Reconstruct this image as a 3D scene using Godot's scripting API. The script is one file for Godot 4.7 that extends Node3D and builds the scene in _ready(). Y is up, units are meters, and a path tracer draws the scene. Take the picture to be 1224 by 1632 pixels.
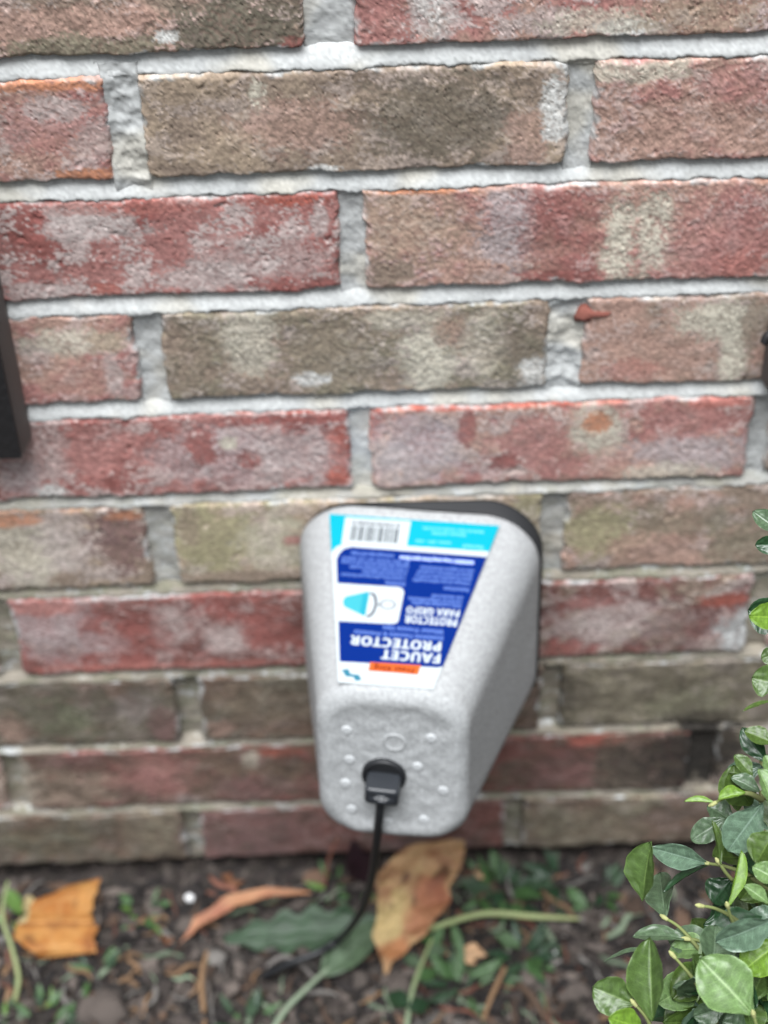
extends Node3D
# A foam faucet cover on a weathered brick wall, over a strip of soil with weeds, a boxwood shrub in front.
# World: wall face at z = 0, soil at y = 0, camera above x = 0. Lengths in metres; the wall tables are in millimetres.

var used := {}
var noise_big := FastNoiseLite.new()
var noise_mid := FastNoiseLite.new()
var noise_fine := FastNoiseLite.new()
var noise_grit := FastNoiseLite.new()
var noise_blot := FastNoiseLite.new()
var rng := RandomNumberGenerator.new()
var brick_material: StandardMaterial3D
var mortar_material: StandardMaterial3D
var leaf_texture: ImageTexture
var bead_texture: ImageTexture
var grain_normal: ImageTexture

# ---------------------------------------------------------------- helpers
func numbered(called: String) -> String:
	var k: int = used.get(called, 0)
	used[called] = k + 1
	return called if k == 0 else "%s_%03d" % [called, k]

func tag(o: Node3D, label: String, category: String, group := "") -> Node3D:
	o.set_meta("label", label)
	o.set_meta("category", category)
	if group != "":
		o.set_meta("group", group)
	return o

func thing(called: String, label: String, category: String, at := Vector3.ZERO, group := "") -> Node3D:
	var o := Node3D.new()
	o.name = numbered(called)
	add_child(o)
	o.position = at
	tag(o, label, category, group)
	return o

func obj(called: String, mesh: Mesh, m: Material, parent: Node3D, at := Vector3.ZERO) -> MeshInstance3D:
	var o := MeshInstance3D.new()
	o.name = numbered(called) if parent == self else called
	o.mesh = mesh
	o.material_override = m
	parent.add_child(o, true)
	o.position = at
	return o

func lin(r: float, g: float, b: float) -> Color:   # a real-world base colour (linear) as albedo_color wants it
	return Color(r, g, b).linear_to_srgb()

func seen(r: float, g: float, b: float) -> Color:   # paint read off in 0-255 steps, as a linear base colour
	return Color(r / 255.0, g / 255.0, b / 255.0).srgb_to_linear() * Color(0.9, 0.9, 0.9, 1.0)

func plain(c: Color, rough := 0.8, metal := 0.0) -> StandardMaterial3D:
	var m := StandardMaterial3D.new()
	m.albedo_color = c
	m.roughness = rough
	m.metallic = metal
	m.cull_mode = BaseMaterial3D.CULL_DISABLED
	return m

func tinted(rough: float, relief := 0.0, size := 90.0) -> StandardMaterial3D:   # colour comes from the vertices
	var m := plain(Color.WHITE, rough)
	m.vertex_color_use_as_albedo = true
	if relief > 0.0:
		m.normal_enabled = true
		m.normal_texture = grain_normal
		m.normal_scale = relief
		m.uv1_triplanar = true
		m.uv1_world_triplanar = true
		m.uv1_scale = Vector3(size, size, size)
	return m

func sheet(pts: PackedVector3Array, nx: int, ny: int, cols := PackedColorArray(), uvs := PackedVector2Array(), closed := false) -> ArrayMesh:
	# a grid of nx by ny points with smooth normals
	var nrm := PackedVector3Array()
	nrm.resize(pts.size())
	var idx := PackedInt32Array()
	for j in ny:
		for i in nx:
			var ia := i - 1 if i > 0 else (nx - 2 if closed else 0)
			var ib := i + 1 if i < nx - 1 else (1 if closed else nx - 1)
			var du := pts[j * nx + ib] - pts[j * nx + ia]
			var dv := pts[mini(j + 1, ny - 1) * nx + i] - pts[maxi(j - 1, 0) * nx + i]
			var n := du.cross(dv)
			nrm[j * nx + i] = n.normalized() if n.length_squared() > 1e-24 else Vector3.UP
			if i < nx - 1 and j < ny - 1:
				var a := j * nx + i
				idx.append_array([a, a + nx, a + 1, a + 1, a + nx, a + nx + 1])
	var arr := []
	arr.resize(Mesh.ARRAY_MAX)
	arr[Mesh.ARRAY_VERTEX] = pts
	arr[Mesh.ARRAY_NORMAL] = nrm
	if cols.size() > 0:
		arr[Mesh.ARRAY_COLOR] = cols
	if uvs.size() > 0:
		arr[Mesh.ARRAY_TEX_UV] = uvs
	arr[Mesh.ARRAY_INDEX] = idx
	var am := ArrayMesh.new()
	am.add_surface_from_arrays(Mesh.PRIMITIVE_TRIANGLES, arr)
	return am

func tube(path: Array, radii: Array, sides := 10, c0 := Color.WHITE, c1 := Color.WHITE, steps := 6) -> ArrayMesh:
	# a round stem through the points of path, thickness eased from point to point, ends closed
	var curve := Curve3D.new()
	for k in path.size():
		var before: Vector3 = path[maxi(k - 1, 0)]
		var after: Vector3 = path[mini(k + 1, path.size() - 1)]
		var t := (after - before) / 6.0
		curve.add_point(path[k], -t, t)
	var rows := (path.size() - 1) * steps + 1
	var pts := PackedVector3Array()
	var cols := PackedColorArray()
	var side := Vector3.ZERO
	for r in rows + 2:
		var q := clampi(r - 1, 0, rows - 1)
		var s := float(q) / steps
		var k := mini(int(s), path.size() - 2)
		var p := curve.sample(k, s - k)
		var ahead := curve.sample(mini(int(s + 0.02), path.size() - 2), fposmod(s + 0.02, 1.0)) if q < rows - 1 else p
		var dir := (ahead - p) if q < rows - 1 else (p - curve.sample(path.size() - 2, 0.9))
		dir = dir.normalized()
		if side == Vector3.ZERO:
			side = dir.cross(Vector3(0.31, 0.2, 0.93)).normalized()
		side = (side - dir * side.dot(dir)).normalized()
		var up := dir.cross(side)
		var rad: float = lerpf(radii[k], radii[mini(k + 1, radii.size() - 1)], s - k)
		if r == 0 or r == rows + 1:
			rad = 0.00001
		for i in sides + 1:
			var a := TAU * i / sides
			pts.append(p + (side * cos(a) + up * sin(a)) * rad)
			cols.append(c0.lerp(c1, float(q) / (rows - 1)))
	return sheet(pts, sides + 1, rows + 2, cols, PackedVector2Array(), true)

# ---------------------------------------------------------------- leaves
func leaf_mesh(base: Vector3, tip: Vector3, normal: Vector3, width: float, fold: float, curl: float, shape := 0, wave := 0.0, seed_ := 0) -> ArrayMesh:
	# a blade folded along its midrib, its tip bent back; points are relative to the base. shape 0 obovate, 1 pointed, 2 lobed
	var ax := tip - base
	var length := ax.length()
	ax = ax / length
	var n := (normal - ax * normal.dot(ax)).normalized()
	var side := ax.cross(n)
	var nu := 15
	var nv := 25 if shape == 2 else 19
	var pts := PackedVector3Array()
	var uvs := PackedVector2Array()
	for j in nv:
		var t := float(j) / (nv - 1)
		var w := 0.0
		if shape == 0:
			w = pow(maxf(sin(PI * pow(t, 1.12)), 0.0), 0.62)
			w = w * (0.55 + 0.45 * smoothstep(0.0, 0.5, t))
		elif shape == 1:
			w = pow(maxf(sin(PI * pow(t, 0.8)), 0.0), 0.9)
		else:
			w = pow(maxf(sin(PI * pow(t, 0.85)), 0.0), 0.7) * (0.8 + 0.2 * sin(t * 34.0))
		w = w * width * 0.5 + 0.0002 * (1.0 - t)
		for i in nu:
			var s := float(i) / (nu - 1) * 2.0 - 1.0
			var wob := noise_mid.get_noise_3d(t * 40.0, s * 25.0, seed_ * 31.7)
			var edge := 1.0 + 0.05 * noise_mid.get_noise_2d(t * 90.0, signf(s) * 50.0 + seed_ * 13.0)
			var lift := fold * absf(s) * w * (0.5 + 0.5 * absf(s)) - curl * length * t * t * 0.5
			lift += width * (0.035 + wave) * wob * (0.3 + absf(s)) + 0.012 * width * sin(t * 30.0 - absf(s) * 5.0) * absf(s)
			lift += width * 0.03 * exp(-s * s * 90.0) * -1.0
			pts.append(ax * (t * length * (1.0 - 0.18 * curl * t)) + side * (s * w * edge * (1.0 - 0.22 * fold * fold)) + n * lift)
			uvs.append(Vector2(s * 0.5 + 0.5, t))
	return sheet(pts, nu, nv, PackedColorArray(), uvs)

func make_leaf_texture() -> ImageTexture:   # midrib, side veins, blotches and a paler rim; tinted by each material
	var im := Image.create_empty(192, 384, false, Image.FORMAT_RGB8)
	for y in 384:
		var t := y / 383.0
		for x in 192:
			var s := x / 191.0 * 2.0 - 1.0
			var v := 0.80 + 0.13 * noise_blot.get_noise_2d(x * 0.35, y * 0.35) + 0.09 * noise_grit.get_noise_2d(x * 0.25, y * 0.25)
			var vein := fposmod(t * 9.0 - absf(s) * 1.5 + 0.12 * noise_mid.get_noise_2d(x * 0.2, y * 0.2), 1.0)
			var strong := exp(-pow((vein - 0.5) * 15.0, 2.0)) * 0.10 * smoothstep(1.0, 0.5, absf(s))
			var rib := exp(-pow(s / (0.045 * (1.2 - 0.8 * t)), 2.0))
			var rim := smoothstep(0.93, 1.0, absf(s)) * 0.22
			var r := v * 0.96 + strong + rib * 0.32 + rim
			var g := v + strong + rib * 0.26 + rim
			var b := v * 0.95 + strong + rib * 0.34 + rim
			if noise_fine.get_noise_2d(x * 0.9, y * 0.9) > 0.74:
				r += 0.22
				g += 0.18
				b += 0.14
			im.set_pixel(x, y, Color(clampf(r, 0, 1), clampf(g, 0, 1), clampf(b, 0, 1)))
	return ImageTexture.create_from_image(im)

func make_bead_texture() -> ImageTexture:   # pressed foam beads, each a little lighter or greyer than the next, with fine seams
	var cells := FastNoiseLite.new()
	cells.noise_type = FastNoiseLite.TYPE_CELLULAR
	cells.frequency = 0.07
	cells.cellular_return_type = FastNoiseLite.RETURN_CELL_VALUE
	cells.seed = 9
	var seams := FastNoiseLite.new()
	seams.noise_type = FastNoiseLite.TYPE_CELLULAR
	seams.frequency = 0.07
	seams.cellular_return_type = FastNoiseLite.RETURN_DISTANCE2_SUB
	seams.seed = 9
	var a := cells.get_seamless_image(384, 384)
	var b := seams.get_seamless_image(384, 384)
	var im := Image.create_empty(384, 384, false, Image.FORMAT_RGB8)
	for y in 384:
		for x in 384:
			var v := 0.39 + 0.17 * (a.get_pixel(x, y).r - 0.5) - 0.10 * smoothstep(0.35, 0.0, b.get_pixel(x, y).r) + 0.10 * noise_blot.get_noise_2d(x * 0.9, y * 0.9)
			im.set_pixel(x, y, lin(v * 0.975, v, v * 1.015))
	return ImageTexture.create_from_image(im)

func leaf_material(c: Color, rough := 0.42, through := 0.35) -> StandardMaterial3D:
	var m := plain(c, rough)
	m.albedo_texture = leaf_texture
	m.backlight_enabled = true
	m.backlight = Color(through, through, through * 0.7)
	return m

# ---------------------------------------------------------------- bricks
var TONE := {}

func edge_wobble(a: float, b: float) -> float:
	return noise_mid.get_noise_2d(a, b) * 1.3 + noise_fine.get_noise_2d(a, b) * 0.4 + noise_big.get_noise_2d(a, b) * 1.6

func brick_mesh(x0: float, x1: float, y0: float, y1: float, step: float, base: Color, second: Color, bloom: float, lip: Color, lip_strength: float, patches: Array, key: float, grime_and_shade := 0.0) -> ArrayMesh:
	# the face of one brick as dense relief with worn edges and its own stains, and its four sides running back into the wall; millimetres in, metres out
	var nx := maxi(int((x1 - x0) / step), 6)
	var ny := maxi(int((y1 - y0) / step), 5)
	var cx := (x0 + x1) * 0.5
	var cy := (y0 + y1) * 0.5
	var pts := PackedVector3Array()
	var cols := PackedColorArray()
	var near := []
	for p in patches:
		if p[0] + p[2] * 1.6 > x0 and p[0] - p[2] * 1.6 < x1 and p[1] + p[3] * 1.6 > y0 and p[1] - p[3] * 1.6 < y1:
			near.append(p)
	var bloom_tone: Color = TONE.bloom
	var mortar_tone: Color = TONE.mortar
	var relief := 0.45 + 0.9 * absf(sin(key * 2.7))   # some bricks smooth, some coarse
	var scored := 0.22 if fposmod(key * 1.37, 1.0) > 0.62 else 0.0
	for j in ny + 1:
		var v := float(j) / ny
		var yy := lerpf(y0, y1, v)
		var xl := x0 + edge_wobble(yy, key * 17.0)
		var xr := x1 + edge_wobble(yy, key * 17.0 + 400.0)
		for i in nx + 1:
			var u := float(i) / nx
			var xx := lerpf(x0, x1, u)
			var yb := y0 + edge_wobble(xx, key * 29.0 + 900.0) * 0.8
			var yt := y1 + edge_wobble(xx, key * 29.0 + 1500.0) * 0.8
			var x := lerpf(xl, xr, u)
			var y := lerpf(yb, yt, v)
			var big := noise_big.get_noise_3d(x, y, key)
			var mid := noise_mid.get_noise_3d(x, y, key * 7.0)
			var fine := noise_fine.get_noise_3d(x, y, key)
			var grit := noise_grit.get_noise_3d(x, y, key)
			var dx := minf(u, 1.0 - u) * (x1 - x0)
			var dy := minf(v, 1.0 - v) * (y1 - y0)
			var worn := clampf(2.6 + 2.6 * noise_mid.get_noise_2d(xx * 0.7 + key * 50.0, yy * 0.7), 1.2, 6.5)
			var ex := clampf(1.0 - dx / worn, 0.0, 1.0)
			var ey := clampf(1.0 - dy / worn, 0.0, 1.0)
			var e := minf(sqrt(ex * ex + ey * ey), 1.0)
			var z := -worn * (1.0 - sqrt(maxf(1.0 - e * e, 0.0))) + big * 1.0 + (mid * 0.36 + fine * 0.20 + grit * 0.15) * relief + scored * noise_fine.get_noise_2d(x * 1.3, y * 0.12 + key * 40.0)
			if mid > 0.42:
				z -= (mid - 0.42) * 3.0
			if grit > 0.45:
				z -= (grit - 0.45) * 1.6
			# the clay: two tones in cloudy drifts, lime bloom, then this brick's own marks
			var c := base.lerp(second, smoothstep(-0.25, 0.4, big * 0.9 + mid * 0.6))
			var blot := noise_blot.get_noise_3d(x, y * 1.3, key * 3.0)
			c = c.lerp(bloom_tone, minf(bloom * 1.25, 0.9) * smoothstep(0.06, 0.24, blot + 0.5 * fine + 0.3 * mid + 0.3 * grit))
			for p in near:
				var ax: float = (x - p[0]) / (p[2] * 1.15)
				var ay: float = (y - p[1]) / (p[3] * 1.15)
				var d: float = sqrt(ax * ax + ay * ay) + mid * 0.50 + fine * 0.50 + grit * 0.28
				if d < 1.12:
					c = c.lerp(p[4], minf(p[5] * 1.2, 1.0) * smoothstep(1.12, 0.86, d) * clampf(0.94 + 0.5 * fine + 0.4 * grit, 0.0, 1.0))
			var top := (1.0 - v) * (y1 - y0)
			if lip_strength > 0.0 and top < 7.0:
				c = c.lerp(lip, 0.75 * lip_strength * smoothstep(3.6, 1.2, top + mid * 3.0) * smoothstep(-0.05, 0.25, noise_mid.get_noise_2d(x * 0.5, key * 90.0)))
			var rim := minf(dx, dy)
			if rim < 4.0:
				c = c.lerp(mortar_tone, 0.85 * smoothstep(2.4, 0.6, rim + mid * 2.6 + fine * 1.5) * smoothstep(-0.05, 0.3, noise_mid.get_noise_3d(x * 0.6, y * 0.6, key * 5.0 + 77.0)))
			var tone := 1.03 + 0.38 * fine + 0.46 * grit
			if grime_and_shade > 0.0:
				c = c.lerp(TONE.grime_and_shade, grime_and_shade * smoothstep(-0.05, 0.2, noise_blot.get_noise_3d(x * 1.2, y * 1.6, key * 2.0 + 9.0) + 0.45 * fine + 0.2 * grit))  # brown grime in blotches, with shade of the wall foot painted in
			if grit > 0.36:
				tone *= 0.66
			elif grit < -0.42:
				tone *= 1.22
			cols.append(Color(c.r * tone, c.g * tone, c.b * tone))
			pts.append(Vector3(x - cx, y - cy, z) * 0.001)
	var am := sheet(pts, nx + 1, ny + 1, cols)
	# sides
	var loop := PackedInt32Array()
	for i in nx + 1:
		loop.append(i)
	for j in range(1, ny + 1):
		loop.append(j * (nx + 1) + nx)
	for i in range(nx - 1, -1, -1):
		loop.append(ny * (nx + 1) + i)
	for j in range(ny - 1, -1, -1):
		loop.append(j * (nx + 1))
	var sp := PackedVector3Array()
	var sc := PackedColorArray()
	for back in 2:
		for k in loop:
			var q := pts[k]
			sp.append(q if back == 0 else Vector3(q.x, q.y, -0.060))
			sc.append(cols[k])
	var side := sheet(sp, loop.size(), 2, sc, PackedVector2Array(), true)
	am.add_surface_from_arrays(Mesh.PRIMITIVE_TRIANGLES, side.surface_get_arrays(0))
	return am

func mortar_strip(pts: PackedVector3Array, cols: PackedColorArray, idx: PackedInt32Array, nrm: PackedVector3Array, grid: PackedVector3Array, gc: PackedColorArray, nx: int, ny: int) -> void:
	var at := pts.size()
	var one := sheet(grid, nx, ny, gc).surface_get_arrays(0)
	pts.append_array(one[Mesh.ARRAY_VERTEX])
	nrm.append_array(one[Mesh.ARRAY_NORMAL])
	cols.append_array(gc)
	for k in one[Mesh.ARRAY_INDEX]:
		idx.append(k + at)

func mortar_colour(x: float, y: float, low: float) -> Color:
	var c: Color = TONE.mortar
	c = c.lerp(TONE.cream, 0.55 * smoothstep(0.0, 0.5, noise_big.get_noise_2d(x + 500.0, y)))
	c = c.lerp(TONE.dirt, low * 0.95 * smoothstep(-0.35 - 0.35 * low, 0.05 - 0.3 * low, noise_blot.get_noise_2d(x * 0.8 + 300.0, y * 2.0) + 0.5 * noise_fine.get_noise_2d(x, y)))
	c = c.lerp(TONE.moss, low * 0.6 * smoothstep(-0.1, 0.35, noise_blot.get_noise_2d(x, y * 2.0) + 0.4 * noise_fine.get_noise_2d(x, y)))
	var t := 1.0 + 0.16 * noise_fine.get_noise_2d(x, y) + 0.14 * noise_grit.get_noise_2d(x, y) + 0.10 * noise_mid.get_noise_2d(x, y)
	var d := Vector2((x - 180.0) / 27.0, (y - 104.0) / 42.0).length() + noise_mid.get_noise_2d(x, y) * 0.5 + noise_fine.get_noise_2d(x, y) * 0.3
	var dark_smudge: Color = TONE.dark_smudge  # dark smudge over the mortar round the lower right joint
	return Color(c.r * t, c.g * t, c.b * t).lerp(dark_smudge, smoothstep(1.2, 0.7, d))

const PATCHES := {
	1: [[-130, 629, 45, 8, "redtan", .7], [-114, 617, 38, 5, "olive", .8], [-50, 624, 25, 14, "dark_olive", .95], [-79, 621, 4, 3, "white", 1], [-27, 612, 6, 5, "dark_red", .7], [7, 626, 15, 12, "red", .6], [29, 628, 8, 14, "white", .5], [75, 622, 10, 7, "bloom", .6], [109, 618, 12, 4, "white", .8], [98, 621, 20, 6, "cream", .6], [139, 622, 23, 9, "tan", .6]],
	2: [[-135, 578, 21, 13, "red", .6], [-129, 587, 10, 7, "bloom", .7], [-128, 599, 23, 3, "orange", 1], [-117, 551, 16, 3, "orange", .9], [-115, 567, 8, 10, "bloom", .5], [-44, 589, 3, 7, "cream", 1], [-73, 592, 18, 5, "tan", .5], [-27, 573, 24, 13, "redtan", .6], [32, 574, 29, 20, "dark_olive", .6], [-57, 562, 8, 10, "tan", .5], [69, 562, 8, 14, "redtan", .6], [81, 578, 5, 15, "white", 1], [-17, 549, 5, 2, "white", .8], [110, 595, 21, 4, "cream", .7], [158, 585, 16, 10, "red", .6], [139, 566, 32, 14, "redtan", .4]],
	3: [[-120, 521, 19, 8, "bloom", .85], [-130, 529, 11, 5, "bloom", .6], [-47, 499, 25, 11, "bloom", .5], [-73, 489, 17, 7, "bloom", .7], [-31, 532, 15, 3, "scarlet", 1], [-21, 522, 3, 11, "bloom", .7], [-20, 478, 9, 5, "dark_red", .8], [-150, 483, 14, 5, "bloom", .7], [-119, 482, 6, 4, "scarlet", .6], [-94, 531, 33, 4, "pink", .5], [15, 511, 19, 22, "tan", .5], [9, 489, 11, 8, "brown", .8], [62, 513, 10, 26, "lilac", .75], [85, 508, 15, 30, "dark_red", .5], [112, 499, 6, 26, "cream", .8], [128, 506, 7, 22, "cream", .75], [155, 497, 20, 26, "red", .6], [22, 535, 15, 2, "orange", 1], [88, 482, 17, 3, "dark_red", .7], [168, 486, 11, 8, "pink", .5]],
	4: [[-140, 450, 20, 7, "cream", .7], [-123, 450, 7, 6, "tan", .7], [-137, 428, 18, 12, "redtan", .5], [-122, 427, 4, 12, "bloom", .6], [-156, 442, 6, 6, "bloom", .5], [-56, 449, 12, 22, "cream", .65], [-86, 442, 13, 24, "brown", .5], [-18, 439, 23, 25, "olive", .5], [-28, 421, 7, 4, "white", .9], [26, 431, 11, 19, "cream", .85], [14, 458, 17, 5, "cream", .5], [37, 449, 7, 8, "redtan", .5], [52, 440, 9, 20, "cream", .45], [70, 435, 10, 16, "dark_olive", .5], [76, 420, 6, 8, "white", .7], [138, 431, 27, 21, "redtan", .6], [162, 451, 18, 10, "cream", .8], [170, 430, 6, 19, "cream", .85], [177, 446, 4, 16, "brown", .7], [121, 420, 12, 6, "pink", .4]],
	5: [[-134, 376, 30, 18, "red", .4], [-76, 369, 28, 18, "lilac", .55], [-85, 376, 7, 10, "dark_red", .8], [-61, 366, 6, 7, "dark_red", .8], [-71, 379, 4, 4, "cream", 1], [-161, 348, 7, 5, "white", .9], [-35, 394, 33, 3, "dark_red", .9], [-19, 352, 6, 7, "scarlet", .8], [-40, 367, 18, 16, "bloom", .55], [-164, 382, 12, 18, "bloom", .45], [-176, 360, 9, 11, "lilac", .6], [-18, 379, 5, 13, "scarlet", .5], [22, 373, 18, 22, "lilac", .65], [6, 360, 9, 14, "bloom", .5], [52, 400, 51, 3, "scarlet", .9], [45, 385, 4, 13, "dark_red", .7], [81, 370, 15, 20, "red", .7], [64, 359, 8, 5, "dark_red", 1], [109, 379, 12, 16, "cream", .8], [107, 385, 6, 7, "orange", .8], [125, 354, 19, 14, "redtan", .5], [158, 361, 28, 11, "lilac", .8], [153, 386, 18, 11, "red", .7], [167, 396, 15, 3, "pink", .9], [144, 348, 19, 6, "cream", .6]],
	6: [[-181, 303, 19, 22, "cream", .7], [-184, 327, 13, 4, "orange", .7], [-158, 307, 13, 20, "bloom", .6], [-132, 310, 13, 22, "purple", .8], [-127, 328, 9, 3, "orange", .7], [-81, 307, 22, 20, "straw", .85], [-53, 301, 16, 20, "cream", .5], [-43, 305, 5, 3, "red", .8], [-96, 318, 5, 14, "brown", .6], [-74, 278, 36, 4, "brown", .9], [115, 302, 19, 20, "straw", .85], [142, 286, 23, 18, "redtan", .7], [159, 309, 26, 10, "olive", .6], [104, 327, 19, 4, "brown", .6], [187, 288, 16, 15, "olive", .6]],
	7: [[-176, 246, 20, 26, "lilac", .6], [-178, 257, 16, 6, "scarlet", .5], [-154, 234, 8, 11, "dark_red", .7], [-151, 226, 15, 8, "lilac", .5], [-113, 237, 8, 16, "bloom", .45], [-84, 227, 10, 12, "bloom", .6], [-60, 234, 13, 22, "dark_red", .6], [-130, 233, 17, 22, "dark_red", .4], [-123, 205, 68, 3, "pink", .5], [122, 229, 27, 14, "bloom", .6], [99, 206, 14, 8, "dark_red", .7], [160, 222, 17, 25, "purple", .5], [181, 245, 12, 5, "scarlet", .7], [108, 246, 17, 4, "dark_red", .6], [194, 214, 12, 17, "mortar", .95]],
	8: [[-188, 157, 17, 15, "moss", .4], [-210, 149, 11, 12, "redtan", .5], [-174, 156, 14, 15, "moss", .4], [-139, 166, 9, 12, "lilac", .3], [-125, 150, 7, 15, "purple", .8], [-93, 145, 7, 7, "redtan", .6], [-64, 167, 24, 17, "olive", .4], [136, 161, 39, 24, "olive", .6], [172, 147, 21, 18, "moss", .4], [177, 135, 18, 8, "dark_smudge", .7], [98, 158, 11, 24, "dark_smudge", .5]],  # last mark paints the shade beside the cover into the brick
	9: [[-217, 97, 13, 25, "cream", .6], [-182, 117, 18, 7, "purple", .5], [-182, 88, 25, 19, "brown", .6], [-133, 98, 22, 19, "red", .5], [-80, 82, 18, 13, "purple", .6], [-78, 113, 5, 7, "cream", .5], [-117, 74, 7, 6, "bloom", .5], [-59, 119, 11, 4, "scarlet", .7], [121, 120, 18, 5, "scarlet", .6], [104, 90, 26, 16, "purple", .5], [137, 94, 15, 25, "dark_olive", .7], [174, 101, 23, 35, "dark_smudge", .95], [191, 113, 15, 25, "dark_smudge", .9], [144, 91, 18, 22, "dark_smudge", .55]],
	10: [[-203, 36, 22, 14, "moss", .35], [-135, 39, 19, 24, "olive", .6], [-83, 36, 38, 24, "purple", .6], [118, 30, 30, 20, "olive", .5]],
}
const SHRUB_SIDE := Vector3(0.9848, 0.1051, 0.1384)
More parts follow.
